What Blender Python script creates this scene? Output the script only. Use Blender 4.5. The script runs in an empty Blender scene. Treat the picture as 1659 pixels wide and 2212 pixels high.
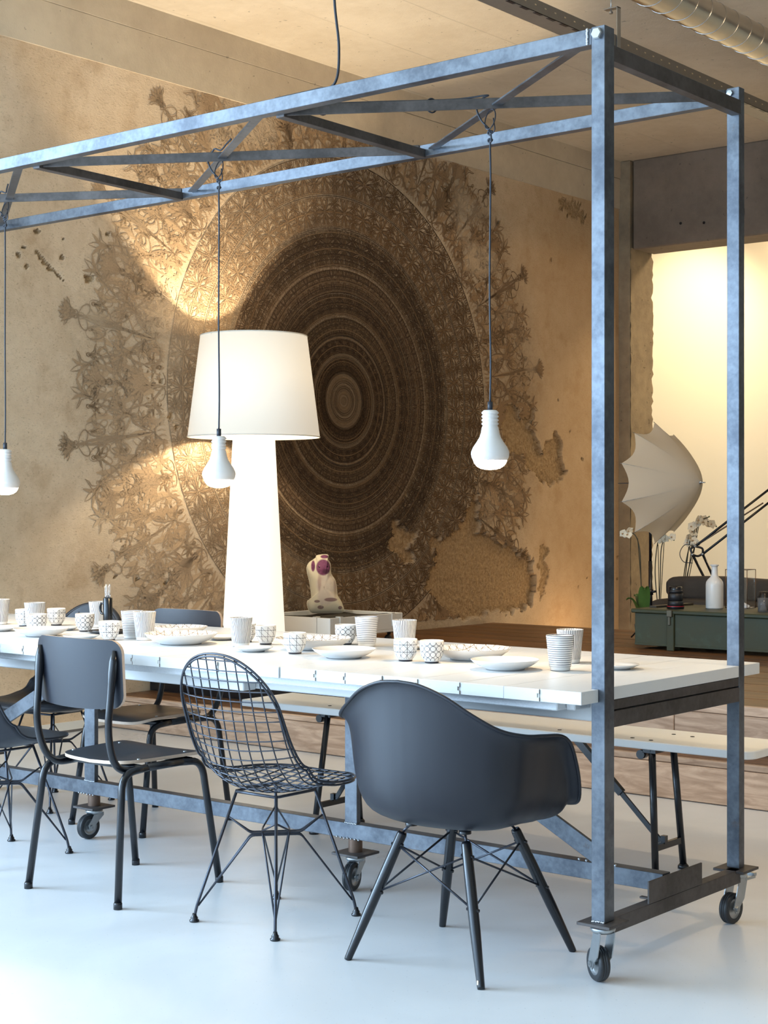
import bpy, math, random
import numpy as np
from mathutils import Vector, Matrix, Quaternion
random.seed(7); rng = np.random.default_rng(7)
PI = math.pi
SC = bpy.context.scene
COL = SC.collection
def lin(r, g, b):
    f = lambda c: (c/255/12.92) if c/255 <= .04045 else ((c/255+.055)/1.055)**2.4
    return (f(r), f(g), f(b))

# ------------------------------------------------------------------ camera, world, light, exposure
cam_d = bpy.data.cameras.new('camera'); cam = bpy.data.objects.new('camera', cam_d); COL.objects.link(cam)
cam.location = (0, 0, 1.29); cam.rotation_euler = (PI/2, 0, math.radians(39.04))
cam_d.sensor_fit = 'VERTICAL'; cam_d.sensor_height = 36.0; cam_d.lens = 3453/2212*36
cam_d.shift_y = -8/2212
cam_d.clip_start = .05
SC.camera = cam
W = bpy.data.worlds.new('world'); SC.world = W; W.use_nodes = True
W.node_tree.nodes['Background'].inputs[0].default_value = (.62, .78, 1, 1)
W.node_tree.nodes['Background'].inputs[1].default_value = 1.2
SC.view_settings.view_transform = 'Standard'; SC.view_settings.look = 'None'
SC.view_settings.gamma = 1; SC.view_settings.use_curve_mapping = False
SC.view_settings.exposure = 0.0
SC.cycles.use_denoising = True
SC.cycles.use_adaptive_sampling = True; SC.cycles.adaptive_threshold = .015; SC.cycles.max_bounces = 7; SC.cycles.transparent_max_bounces = 12
SC.cycles.sample_clamp_indirect = 6

def light(name, kind, loc, energy, color, rot=None, aim=None, **kw):
    d = bpy.data.lights.new(name, kind); d.energy = energy; d.color = color
    for k, v in kw.items(): setattr(d, k, v)
    o = bpy.data.objects.new(name, d); COL.objects.link(o); o.location = loc
    if aim is not None:
        o.rotation_euler = (Vector(aim)-Vector(loc)).to_track_quat('-Z', 'Y').to_euler()
    elif rot: o.rotation_euler = rot
    return o
DAY = (.50, .73, 1.0); WARM = (1.0, .70, .42)
# daylight through the three windows of the front wall, behind the camera
for i, (x, wd) in enumerate(((-5.3, 2.5), (-2.2, 2.5), (.9, 2.5))):
    light('window_daylight', 'AREA', (x, -1.74, 2.1), (230, 90, 30)[i], DAY, rot=(PI/2, 0, 0), shape='RECTANGLE', size=wd, size_y=3.2)
# daylight through the tall window of the left wall, beside the camera
light('window_daylight', 'AREA', (-7.12, .5, 2.0), 720, DAY, rot=(0, -PI/2, 0), shape='RECTANGLE', size=3.0, size_y=3.6)
# warm ceiling spots of the showroom
light('ceiling_spot', 'SPOT', (-2.2, 7.2, 4.2), 190, WARM, aim=(-6.9, 9.8, 1.3), spot_size=1.5, spot_blend=1, shadow_soft_size=.08)
light('ceiling_spot', 'SPOT', (-.4, 4.6, 4.2), 260, WARM, aim=(-1.2, 6.9, .2), spot_size=1.7, spot_blend=.9, shadow_soft_size=.08)
# hidden floor uplight behind the platform edge, at the foot of the plaster wall
light('floor_uplight', 'POINT', (-6.80, 11.2, .2), 6, WARM, shadow_soft_size=.05)
# spots of the room behind the opening
light('back_room_spot', 'SPOT', (-7.3, 13.2, 4.1), 230, (1, .84, .58), aim=(-7.9, 14.5, 2.9), spot_size=1.5, spot_blend=1, shadow_soft_size=.06)
light('back_room_spot', 'AREA', (-5.6, 13.3, 4.2), 85, (1, .80, .52), aim=(-5.6, 14.2, 1.5), shape='DISK', size=.8)

# ------------------------------------------------------------------ node helper
class N:
    def __init__(s, name):
        s.m = bpy.data.materials.new(name); s.m.use_nodes = True
        s.t = s.m.node_tree; s.b = s.t.nodes['Principled BSDF']; s.out = s.t.nodes['Material Output']
    def n(s, typ, **kw):
        nd = s.t.nodes.new(typ)
        for k, v in kw.items(): setattr(nd, k, v)
        return nd
    def put(s, inp, v):
        if v is None: return
        if hasattr(v, 'is_output') or isinstance(v, bpy.types.NodeSocket): s.t.links.new(v, inp)
        else:
            if isinstance(v, tuple) and len(v) == 3 and inp.type == 'RGBA': v = (*v, 1)
            inp.default_value = v
    def f(s, op, a, b=None, c=None):
        nd = s.n('ShaderNodeMath', operation=op); s.put(nd.inputs[0], a); s.put(nd.inputs[1], b); s.put(nd.inputs[2], c)
        return nd.outputs[0]
    def add(s, a, b): return s.f('ADD', a, b)
    def mul(s, a, b): return s.f('MULTIPLY', a, b)
    def sub(s, a, b): return s.f('SUBTRACT', a, b)
    def step(s, x, lo, hi):       # smoothstep
        nd = s.n('ShaderNodeMapRange', interpolation_type='SMOOTHSTEP'); s.put(nd.inputs[0], x)
        nd.inputs[1].default_value = lo; nd.inputs[2].default_value = hi
        return nd.outputs[0]
    def mix(s, fac, a, b, mode='MIX'):
        nd = s.n('ShaderNodeMix', data_type='RGBA', blend_type=mode); s.put(nd.inputs[0], fac); s.put(nd.inputs[6], a); s.put(nd.inputs[7], b)
        return nd.outputs[2]
    def noise(s, vec, scale, detail=3, rough=.55, dist=0):
        nd = s.n('ShaderNodeTexNoise'); nd.inputs['Scale'].default_value = scale; nd.inputs['Detail'].default_value = detail
        nd.inputs['Roughness'].default_value = rough; nd.inputs['Distortion'].default_value = dist
        if vec is not None: s.t.links.new(vec, nd.inputs['Vector'])
        return nd.outputs[0]
    def ramp(s, fac, stops):
        nd = s.n('ShaderNodeValToRGB'); e = nd.color_ramp.elements
        while len(e) < len(stops): e.new(.5)
        for i, (p, c) in enumerate(stops):
            e[i].position = p; e[i].color = (c, c, c, 1) if isinstance(c, (int, float)) else (*c, 1)
        s.put(nd.inputs[0], fac); return nd.outputs[0]
    def obj(s): return s.n('ShaderNodeTexCoord').outputs['Object']
    def pos(s): return s.n('ShaderNodeNewGeometry').outputs['Position']
    def xyz(s, v):
        nd = s.n('ShaderNodeSeparateXYZ'); s.put(nd.inputs[0], v); return nd.outputs
    def vec(s, x, y, z):
        nd = s.n('ShaderNodeCombineXYZ'); s.put(nd.inputs[0], x); s.put(nd.inputs[1], y); s.put(nd.inputs[2], z); return nd.outputs[0]
    def scale(s, v, sx, sy, sz):
        nd = s.n('ShaderNodeMapping'); nd.inputs['Scale'].default_value = (sx, sy, sz); s.put(nd.inputs[0], v); return nd.outputs[0]
    def rnd(s): return s.n('ShaderNodeObjectInfo').outputs['Random']
    def bump(s, h, strength=.3, dist=.01, normal=None):
        nd = s.n('ShaderNodeBump'); nd.inputs['Strength'].default_value = strength; nd.inputs['Distance'].default_value = dist
        s.put(nd.inputs['Height'], h)
        if normal is not None: s.put(nd.inputs['Normal'], normal)
        s.t.links.new(nd.outputs[0], s.b.inputs['Normal']); return nd.outputs[0]
    def set(s, color=None, rough=None, metal=None, spec=None, emit=None, estr=None, alpha=None):
        b = s.b.inputs
        for k, v in (('Base Color', color), ('Roughness', rough), ('Metallic', metal), ('Specular IOR Level', spec), ('Emission Color', emit), ('Emission Strength', estr), ('Alpha', alpha)):
            s.put(b[k], v)
        return s.m
def simple(name, color, rough=.5, metal=0, spec=.5, var=.0, vscale=20, bump=0, bscale=200):
    n = N(name); c = color
    if var:
        c = n.mix(n.noise(n.obj(), vscale, 4), tuple(x*(1-var) for x in color), tuple(min(1, x*(1+var)) for x in color))
    if bump: n.bump(n.noise(n.obj(), bscale, 3), bump, .002)
    return n.set(c, rough, metal, spec)
M = {}
def steel(name, c0, c1, rough, metal):
    n = N(name); p = n.obj()
    a = n.noise(p, 5, 5, .65); b = n.noise(n.scale(p, 60, 60, 60), 1, 4, .6)
    f = n.add(n.mul(a, .75), n.mul(b, .25))
    c = n.mix(n.step(f, .32, .68), c0, c1)
    rust = n.step(n.noise(p, 9, 6, .7), .64, .74)
    c = n.mix(n.mul(rust, .45), c, (.10, .062, .04))
    n.bump(b, .12, .002)
    return n.set(c, n.add(rough, n.mul(a, .22)), metal)
M['steel'] = steel('raw_steel', (.066, .074, .090), (.172, .190, .215), .30, .70)
M['steel_dark'] = steel('rusty_steel', (.055, .048, .045), (.13, .115, .11), .42, .6)
M['weld'] = simple('weld_bead', (.55, .58, .62), .3, .9, var=.3)
M['zinc'] = simple('zinc_plate', (.42, .44, .45), .3, .85, var=.12, vscale=30)
M['rubber'] = simple('black_rubber', (.022, .024, .027), .45)
M['red'] = simple('red_ring', (.45, .02, .03), .4)
M['black'] = simple('black_lacquer', (.006, .007, .010), .24, 0, .55)
M['black_matt'] = simple('black_plastic', (.011, .0125, .019), .38, 0, .45)
M['fabric_black'] = simple('black_leather', (.014, .015, .020), .42, bump=.15, bscale=260)
M['wire'] = simple('dark_wire', (.050, .054, .068), .28, .6)
M['cord'] = simple('black_cord', (.018, .022, .032), .5)
M['white_paint'] = None

def white_board():
    n = N('white_sprayed_board'); p = n.obj()
    a = n.noise(p, 3, 4); g = n.noise(n.scale(p, 1, 30, 1), 3, 3)
    c = n.mix(a, (.68, .672, .655), (.78, .775, .76))
    c = n.mix(n.mul(n.step(n.noise(p, 40, 4, .7), .66, .72), .25), c, (.45, .40, .33))
    n.bump(n.add(g, n.noise(p, 120, 3)), .12, .003)
    return n.set(c, .34)
M['board'] = white_board()
def rough_board():
    n = N('white_sprayed_rough_edge'); p = n.obj()
    v = n.noise(p, 140, 4, .7); n.bump(v, .5, .006)
    return n.set(n.mix(v, (.70, .71, .72), (.86, .87, .88)), .5)
M['rough_board'] = rough_board()
M['bench_top'] = simple('white_bench_laminate', (.82, .81, .78), .35, var=.03, vscale=4)
M['white'] = simple('white_lacquer', (.78, .76, .70), .4)
M['mat_dark'] = simple('dark_mat', (.035, .030, .020), .9, bump=.6, bscale=300)
def wood(name, dark, light, gscale=2.4, rough=.55, along='x', knots=True):
    n = N(name); p = n.pos()
    r = n.mul(n.rnd(), 37.0)
    sx = (1.6, 9, 9) if along == 'x' else (9, 1.6, 9)
    v = n.n('ShaderNodeVectorMath', operation='ADD'); n.put(v.inputs[0], n.scale(p, *sx)); n.put(v.inputs[1], n.vec(r, n.mul(r, 1.7), r))
    v = v.outputs[0]
    a = n.noise(v, gscale, 5, .6, 1.4)
    w = n.n('ShaderNodeTexWave', wave_type='BANDS', bands_direction='Z'); w.inputs['Scale'].default_value = 1.1
    w.inputs['Distortion'].default_value = 9; w.inputs['Detail'].default_value = 3; w.inputs['Detail Scale'].default_value = .8
    n.put(w.inputs['Vector'], v)
    f = n.add(n.mul(a, .93), n.mul(w.outputs[1], .07))
    c = n.mix(n.step(f, .25, .78), dark, light)
    c = n.mix(n.mul(n.step(n.noise(n.scale(v, .5, 6, 6), 2.2, 4, .6, .3), .5, .72), .35), c, dark)
    if knots:
        vo = n.n('ShaderNodeTexVoronoi'); n.put(vo.inputs['Vector'], v); vo.inputs['Scale'].default_value = .42
        k = n.step(vo.outputs['Distance'], .17, .05)
        c = n.mix(n.mul(k, .7), c, tuple(x*.45 for x in dark))
    tone = n.add(.78, n.mul(n.rnd(), .4))
    c = n.mix(1.0, c, n.vec(tone, tone, tone), 'MULTIPLY')
    n.bump(n.add(a, n.noise(n.scale(p, 6, 60, 60) if along == 'x' else n.scale(p, 60, 6, 60), 2, 3)), .25, .004)
    return n.set(c, rough)
M['fascia'] = wood('rough_sawn_board', lin(150, 122, 100), lin(200, 172, 148), 2.4, .7)
M['deck'] = wood('dark_oiled_planks', lin(78, 50, 28), lin(126, 86, 50), 2.2, .42)
M['ply_edge'] = simple('pale_ply_edge', (.62, .46, .34), .5, var=.15, vscale=120)
def porcelain(name, kind):
    n = N(name); x, y, z = n.xyz(n.obj())[:3]
    ang = n.f('ARCTAN2', y, x); base = (.77, .755, .73); ink = (.035, .030, .038)
    R0 = .040
    rad = n.f('SQRT', n.add(n.mul(x, x), n.mul(y, y)))
    if kind == 'hstripe':
        f = n.f('FRACT', n.mul(z, 1/.0066)); m = n.mul(n.step(f, .66, .74), n.f('GREATER_THAN', z, .012))
        m = n.mul(m, n.sub(1.0, n.mul(n.step(n.noise(n.obj(), 25, 2), .5, .75), .5))); ink = (.10, .10, .12)
    elif kind == 'vstripe':
        wob = n.mul(n.noise(n.obj(), 22, 2), .12)
        f = n.f('FRACT', n.mul(n.add(ang, wob), 46/(2*PI))); m = n.mul(n.step(f, .54, .66), n.f('GREATER_THAN', z, .012)); ink = (.06, .06, .075)
    elif kind == 'circle':
        n_, zc = 12, .0185
        u = n.mul(ang, n_/(2*PI)); v = n.mul(z, 1/zc)
        fu = n.sub(n.f('FRACT', u), .5); fv = n.sub(n.f('FRACT', v), .5)
        d = n.f('SQRT', n.add(n.mul(fu, fu), n.mul(fv, fv)))
        m = n.step(n.f('ABSOLUTE', n.sub(d, .455)), .055, .030)
    elif kind in ('cross', 'tri', 'plate'):
        if kind == 'plate':
            u = n.mul(x, 1/.030); v = n.mul(y, 1/.030)
        else:
            u = n.mul(ang, 10/(2*PI)); v = n.mul(n.add(z, .004), 1/.023)
        lines = [n.sub(n.f('FRACT', u), .5), n.sub(n.f('FRACT', v), .5), n.sub(n.f('FRACT', n.add(u, v)), .5)]
        if kind != 'tri': lines.append(n.sub(n.f('FRACT', n.sub(u, v)), .5))
        m = None
        for l in lines:
            k = n.step(n.f('ABSOLUTE', l), .045, .02); m = k if m is None else n.f('MAXIMUM', m, k)
        if kind == 'plate':
            nz_ = n.xyz(n.n('ShaderNodeNewGeometry').outputs['Normal'])[2]; m = n.mul(m, n.mul(n.f('GREATER_THAN', nz_, .2), n.f('GREATER_THAN', z, .0105))); ink = (.16, .10, .05)
    else: m = 0.0
    if kind in ('circle', 'cross', 'tri'):
        m = n.mul(m, n.mul(n.step(z, .007, .009), n.step(z, .067, .064)))
        m = n.f('MAXIMUM', m, n.step(z, .0055, .0045))
    return n.set(n.mix(m, base, ink), .16)
for k in ('hstripe', 'vstripe', 'circle', 'cross', 'tri', 'plate', 'plain'): M[k] = porcelain('porcelain_'+k, k)

def concrete(name, c0, c1, bumps=.25, lines=False, holes=True):
    n = N(name); p = n.pos()
    a = n.noise(p, 1.3, 6, .6); b = n.noise(p, 14, 5, .65)
    c = n.mix(n.step(n.add(n.mul(a, .7), n.mul(b, .3)), .3, .7), c0, c1)
    sp = n.step(n.noise(p, 26, 2, .5), .70, .76)
    c = n.mix(n.mul(sp, .55), c, tuple(x*.35 for x in c0))
    h = n.add(n.mul(b, .6), n.mul(n.noise(p, 90, 3), .4))
    if lines:
        x = n.xyz(p)[0]
        l = n.step(n.f('ABSOLUTE', n.sub(n.f('FRACT', n.mul(n.add(x, n.mul(n.noise(p, .8, 2), .05)), 1/.62)), .5)), .012, .004)
        c = n.mix(n.mul(l, n.mul(.30, n.step(n.noise(p, .7, 2), .42, .6))), c, tuple(v*.5 for v in c0)); h = n.sub(h, n.mul(l, .6))
    if holes: h = n.sub(h, n.mul(sp, .8))
    n.bump(h, bumps, .01)
    return n.set(c, .85)
M['ceiling'] = concrete('board_marked_concrete', lin(214, 197, 172), lin(232, 217, 194), .3, True)
M['band'] = concrete('smooth_beam_concrete', lin(186, 170, 146), lin(208, 193, 168), .2)
M['pillar'] = concrete('old_pillar_concrete', lin(120, 104, 84), lin(164, 146, 118), .5)
M['lintel'] = concrete('grey_lintel_concrete', lin(112, 98, 84), lin(136, 120, 104), .2)
M['room_wall'] = concrete('room_wall_paint', lin(190, 178, 160), lin(205, 195, 180), .1, False, False)
M['cream'] = simple('cream_wall', lin(240, 226, 196), .7, var=.01, vscale=3)
def floor_mat():
    n = N('poured_floor'); p = n.pos()
    a = n.noise(p, .9, 5, .6, .6); b = n.noise(p, 60, 3)
    c = n.mix(n.step(a, .3, .7), (.62, .625, .63), (.74, .745, .75))
    c = n.mix(n.mul(n.step(n.noise(p, 110, 1), .73, .76), .4), c, (.3, .3, .3))
    n.bump(n.noise(p, 6, 4), .05, .004)
    return n.set(c, n.add(.20, n.mul(a, .22)), 0, .45)
M['floor'] = floor_mat()

# ------------------------------------------------------------------ mural wall material
MC = (8.449, 2.036); WX = -7.21
def mural_wall():
    n = N('printed_plaster'); p = n.pos(); x, y, z = n.xyz(p)[:3]
    dy = n.sub(y, MC[0]); dz = n.sub(z, MC[1])
    r = n.f('SQRT', n.add(n.mul(dy, dy), n.mul(dz, dz)))
    ang = n.f('ARCTAN2', dz, n.f('ABSOLUTE', dy))
    a1 = n.noise(p, 1.1, 6, .62); a2 = n.noise(p, 9, 6, .7); a3 = n.noise(n.scale(p, 1, 1, 2.2), 55, 4, .65)
    base = n.mix(n.step(n.add(n.mul(a1, .65), n.mul(a2, .35)), .3, .7), lin(206, 180, 148), lin(234, 211, 180))
    base = n.mix(n.mul(n.step(a3, .56, .72), .42), base, lin(126, 94, 60))
    base = n.mix(n.mul(n.step(n.noise(p, 3.2, 6, .7), .50, .72), .40), base, lin(160, 124, 84))
    base = n.mix(n.mul(n.step(y, 9.6, 11.4), .55), base, lin(172, 132, 84))  # light falling off along the wall, put into the colour: browner towards the back
    # print: dark rings fading outward
    rw = n.add(r, n.mul(n.sub(n.noise(p, 17, 4), .5), .034))
    prof = n.ramp(n.mul(rw, 1/2.6), [(0, .98), (.10, .95), (.16, .90), (.26, .88), (.335, .84), (.36, .70), (.385, .88), (.43, .84), (.475, .62), (.53, .50), (.545, .64), (.60, .54), (.625, .40), (.66, .42), (.88, .30), (.95, .12), (1.0, 0.0)])
    ringf = n.f('SINE', n.mul(rw, 95)); ringg = n.f('SINE', n.mul(n.add(rw, .013), 231))
    rings = n.add(n.mul(ringf, .05), n.add(n.mul(ringg, .06), n.mul(n.f('SINE', n.mul(r, 300)), .06)))
    inn = n.step(r, 1.25, .9)
    # feathered strokes running around the rings (mirrored wedge)
    wed = n.f('PINGPONG', n.mul(ang, 24/(2*PI)), .5)
    pv = n.vec(n.mul(wed, n.add(3.2, n.mul(r, 5.0))), n.mul(r, 16), 0.0)
    fe = n.noise(pv, 5.5, 4, .7, 1.2); fe2 = n.noise(n.vec(n.mul(ang, 60), n.mul(r, 22), 3.0), 1.0, 3, .7, .8)
    dens = n.add(prof, n.mul(inn, rings))
    dens = n.mul(dens, n.add(n.sub(.80, n.mul(.2, n.step(r, .2, .8))), n.mul(n.add(.3, n.mul(.45, n.step(r, .2, .8))), n.step(n.add(n.mul(fe, .5), n.mul(fe2, .5)), .36, .62))))
    fade = n.add(.55, n.mul(.45, n.step(n.add(y, n.mul(a1, 1.2)), 7.4, 8.9)))   # the left side is more worn
    out = n.step(r, 1.0, 1.6); fade = n.add(n.mul(n.sub(1.0, out), 1.0), n.mul(out, fade))
    dens = n.mul(dens, fade)
    at = n.n('ShaderNodeAttribute', attribute_name='chip').outputs['Fac']
    dens = n.mul(dens, n.sub(1.0, at))
    c = n.mix(n.f('MINIMUM', dens, .92), base, n.mix(n.step(fe2, .35, .65), lin(56, 42, 29), lin(96, 75, 54)))
    raw = n.mix(n.step(n.noise(p, 48, 6, .75), .33, .68), lin(150, 120, 84), lin(192, 162, 122))
    c = n.mix(at, c, raw)
    h = n.add(n.mul(a2, .5), n.add(n.mul(a3, .30), n.mul(n.mul(at, n.noise(p, 38, 4, .7)), 1.6)))
    n.bump(h, .75, .014)
    return n.set(c, .88, 0, .25)
M['mural'] = mural_wall()
def print_mat():
    n = N('mural_ink'); p = n.pos()
    at = n.n('ShaderNodeAttribute', attribute_name='ink').outputs['Color']
    a3 = n.noise(n.scale(p, 1, 1, 2.2), 55, 4, .65); a2 = n.noise(p, 9, 6, .7)
    tone = n.add(.86, n.mul(a2, .28))
    n.bump(n.add(n.mul(a2, .5), n.mul(a3, .3)), .45, .012)
    return n.set(n.mix(1.0, at, n.vec(tone, tone, tone), 'MULTIPLY'), .88, 0, .25)
M['ink'] = print_mat()

# ------------------------------------------------------------------ mesh helper
class MB:
    def __init__(s): s.v = []; s.f = []; s.mi = []; s.sm = []
    def _add(s, vs, fs, mi=0, smooth=False):
        o = len(s.v); s.v += [tuple(v) for v in vs]
        for f in fs: s.f.append(tuple(i+o for i in f)); s.mi.append(mi); s.sm.append(smooth)
        return s
    def box(s, a, b, mi=0):
        (x0, y0, z0), (x1, y1, z1) = a, b
        vs = [(x0, y0, z0), (x1, y0, z0), (x1, y1, z0), (x0, y1, z0), (x0, y0, z1), (x1, y0, z1), (x1, y1, z1), (x0, y1, z1)]
        return s._add(vs, [(0, 3, 2, 1), (4, 5, 6, 7), (0, 1, 5, 4), (1, 2, 6, 5), (2, 3, 7, 6), (3, 0, 4, 7)], mi)
    def beam(s, p, q, w, h, up=(0, 0, 1), mi=0):
        p, q = Vector(p), Vector(q); d = (q-p).normalized(); sd = d.cross(Vector(up)).normalized(); u = sd.cross(d)
        vs = [c + sd*(w/2*a) + u*(h/2*b) for c in (p, q) for a, b in ((-1, -1), (1, -1), (1, 1), (-1, 1))]
        return s._add(vs, [(0, 1, 2, 3), (7, 6, 5, 4), (0, 4, 5, 1), (1, 5, 6, 2), (2, 6, 7, 3), (3, 7, 4, 0)], mi)
    def tube(s, pts, r, n=8, closed=False, mi=0, caps=True, flat=None):
        pts = [Vector(p) for p in pts]; m = len(pts); rs = r if isinstance(r, (list, tuple)) else [r]*m
        tang = []
        for i in range(m):
            a = pts[(i-1) % m] if closed or i > 0 else pts[i]; b = pts[(i+1) % m] if closed or i < m-1 else pts[i]
            t = b-a; tang.append(t.normalized() if t.length > 1e-9 else Vector((0, 0, 1)))
        ref = Vector((0, 0, 1)) if abs(tang[0].z) < .9 else Vector((1, 0, 0))
        u = tang[0].cross(ref).normalized(); vs = []
        for i in range(m):
            t = tang[i]; u = (u - t*u.dot(t)); u = u.normalized() if u.length > 1e-6 else t.orthogonal().normalized(); w = t.cross(u)
            for k in range(n):
                a = 2*PI*k/n; vs.append(pts[i] + (u*math.cos(a) + w*math.sin(a))*rs[i])
        fs = []
        for i in range(m if closed else m-1):
            j = (i+1) % m
            for k in range(n): k2 = (k+1) % n; fs.append((i*n+k, j*n+k, j*n+k2, i*n+k2))
        s._add(vs, fs, mi, True)
        if caps and not closed:
            o = len(s.v)-len(vs)
            s.f.append(tuple(o+k for k in range(n))); s.mi.append(mi); s.sm.append(False)
            s.f.append(tuple(o+(m-1)*n+k for k in reversed(range(n)))); s.mi.append(mi); s.sm.append(False)
        return s
    def lathe(s, prof, n=32, c=(0, 0, 0), mi=0, smooth=True):
        c = Vector(c); vs = []; fs = []; rows = []
        for r, z in prof:
            if r < 1e-6: rows.append([len(vs)]); vs.append(c+Vector((0, 0, z)))
            else:
                rows.append(list(range(len(vs), len(vs)+n)))
                vs += [c+Vector((r*math.cos(2*PI*k/n), r*math.sin(2*PI*k/n), z)) for k in range(n)]
        for a, b in zip(rows, rows[1:]):
            for k in range(n):
                k2 = (k+1) % n
                if len(a) == 1 and len(b) == 1: continue
                if len(a) == 1: fs.append((a[0], b[k2], b[k]))
                elif len(b) == 1: fs.append((a[k], a[k2], b[0]))
                else: fs.append((a[k], a[k2], b[k2], b[k]))
        return s._add(vs, fs, mi, smooth)
    def grid(s, P, mi=0, smooth=True, wrap=False):
        nu = len(P); nv = len(P[0]); vs = [q for row in P for q in row]; fs = []
        for i in range(nu-1):
            for j in range(nv if wrap else nv-1):
                j2 = (j+1) % nv; fs.append((i*nv+j, (i+1)*nv+j, (i+1)*nv+j2, i*nv+j2))
        return s._add(vs, fs, mi, smooth)
    def prism(s, poly, z0, z1, mi=0, mi_side=None, M4=None):
        n = len(poly); vs = [(x, y, z0) for x, y in poly]+[(x, y, z1) for x, y in poly]
        if M4 is not None: vs = [M4 @ Vector(v) for v in vs]
        ms = mi if mi_side is None else mi_side
        s._add(vs, [tuple(reversed(range(n))), tuple(range(n, 2*n))], mi)
        o = len(s.v)-2*n
        for i in range(n):
            j = (i+1) % n; s.f.append((o+i, o+j, o+n+j, o+n+i)); s.mi.append(ms); s.sm.append(False)
        return s
    def move(s, T):
        s.v = [tuple(T @ Vector(v)) for v in s.v]; return s
    def build(s, name, mats, parent=None, world=False, bevel=0, label=None, kind=None):
        me = bpy.data.meshes.new(name); off = Vector((0, 0, 0))
        if world and parent is not None:
            r = parent
            while r.parent: r = r.parent
            off = r.location
        me.from_pydata([(v[0]-off[0], v[1]-off[1], v[2]-off[2]) for v in s.v], [], s.f)
        for m_ in (mats if isinstance(mats, (list, tuple)) else [mats]): me.materials.append(m_)
        me.polygons.foreach_set('material_index', s.mi); me.polygons.foreach_set('use_smooth', s.sm); me.update()
        o = bpy.data.objects.new(name, me); COL.objects.link(o)
        if parent is not None: o.parent = parent
        if bevel:
            b = o.modifiers.new('bevel', 'BEVEL'); b.width = bevel; b.segments = 1; b.limit_method = 'ANGLE'
        if label: o['label'] = label
        if kind: o['kind'] = kind
        return o
def tag(o, label, cat, group=None):
    o['label'] = label; o['category'] = cat
    if group: o['group'] = group
    return o
def thing(name, label, cat, loc=(0, 0, 0), rotz=0, group=None):
    o = bpy.data.objects.new(name, None); COL.objects.link(o); o.location = loc; o.rotation_euler = (0, 0, rotz)
    o.empty_display_size = .1
    return tag(o, label, cat, group)
def struct(name, mb, mats, parent=None, bevel=0):
    o = mb.build(name, mats, parent, bevel=bevel)
    if parent is None: o['kind'] = 'structure'
    return o
def dup(root, loc, rotz, label, group=None):
    r = root.copy(); COL.objects.link(r); r.location = loc; r.rotation_euler = (0, 0, rotz); r['label'] = label
    if group: r['group'] = group
    for ch in list(root.children):
        c = ch.copy(); COL.objects.link(c); c.parent = r
        for g in list(ch.children):
            d = g.copy(); COL.objects.link(d); d.parent = c
    return r
def spline(pts, n=8, closed=False):
    P = [Vector(p) for p in pts]; m = len(P); out = []
    for i in range(m if closed else m-1):
        p0 = P[(i-1) % m] if closed or i > 0 else P[0]*2-P[1]; p1 = P[i]; p2 = P[(i+1) % m]
        p3 = P[(i+2) % m] if closed or i+2 < m else P[m-1]*2-P[m-2]
        for k in range(n):
            t = k/n
            out.append(.5*((2*p1)+(p2-p0)*t+(2*p0-5*p1+4*p2-p3)*t*t+(3*p1-p0-3*p2+p3)*t**3))
    if not closed: out.append(P[-1])
    return out
def bend(pts, r, n=5):        # polyline with rounded corners
    P = [Vector(p) for p in pts]; out = [P[0]]
    for a, b, c in zip(P, P[1:], P[2:]):
        d1 = (a-b); d2 = (c-b); l = min(r, d1.length*.49, d2.length*.49); q0 = b+d1.normalized()*l; q1 = b+d2.normalized()*l
        for k in range(n+1):
            t = k/n; out.append(q0*(1-t)**2+b*2*t*(1-t)+q1*t*t)
    return out+[P[-1]]

# ================================================================== THE SETTING
X1 = 4.6; YF = -1.6; YB = 12.18; HZ = 4.32
struct('floor', MB().box((-10, YF, -.1), (X1, 15, 0)), M['floor'])
struct('ceiling', MB().box((-10, YF-.3, HZ), (X1+.2, 15, HZ+.2)), M['ceiling'])
# ---- mural wall: plaster skin with broken patches (relief in the mesh)
def px_wall(pts, sx, ox, oy):    # outlines traced on the wall, given as wall coordinates (y along, z up)
    out = []
    for a, b in pts:
        px, py = ox+a/sx, oy+b/sx; t = math.radians(39.04); l = (px-829.5)/3453
        dx = -math.sin(t)+math.cos(t)*l; dyy = math.cos(t)+math.sin(t)*l; k = WX/dx
        out.append((dyy*k, 1.29-(py-1098)/3453*k))
    return np.array(out)
S7 = (3.072, 800, 700)
PATCH = [
 (px_wall([(690,1105),(715,1110),(725,1390),(790,1385),(860,1450),(950,1480),(1070,1570),(1085,1640),(1090,1780),(1075,1880),(980,1885),(940,1930),(880,1900),(820,1890),(760,1910),(700,1950),(620,1970),(560,1940),(480,1880),(430,1800),(340,1760),(380,1680),(400,1600),(440,1540),(400,1500),(400,1420),(500,1410),(580,1360),(640,1250)], *S7), .040),
 (px_wall([(870,640),(915,520),(960,560),(1000,620),(1060,590),(1095,570),(1080,650),(1050,690),(1100,760),(1130,850),(1200,740),(1230,720),(1280,780),(1260,880),(1300,980),(1270,1040),(1200,1060),(1130,1040),(1100,980),(1040,940),(1020,880),(960,870),(900,780),(860,700)], *S7), .030),
 (px_wall([(140,1310),(170,1300),(210,1350),(300,1365),(320,1400),(270,1460),(290,1560),(240,1600),(200,1540),(100,1480),(130,1400)], *S7), .032),
 (px_wall([(1130,1460),(1190,1500),(1150,1560),(1180,1640),(1150,1780),(1130,1850),(1118,1600)], *S7), .012),
 (px_wall([(1205,440),(1212,425),(1245,440),(1268,462),(1262,480),(1230,465)], 1, 0, 0), .012),
 (px_wall([(270,560),(300,545),(335,570),(300,600)], 6, 820, 1000), .012)]
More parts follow.
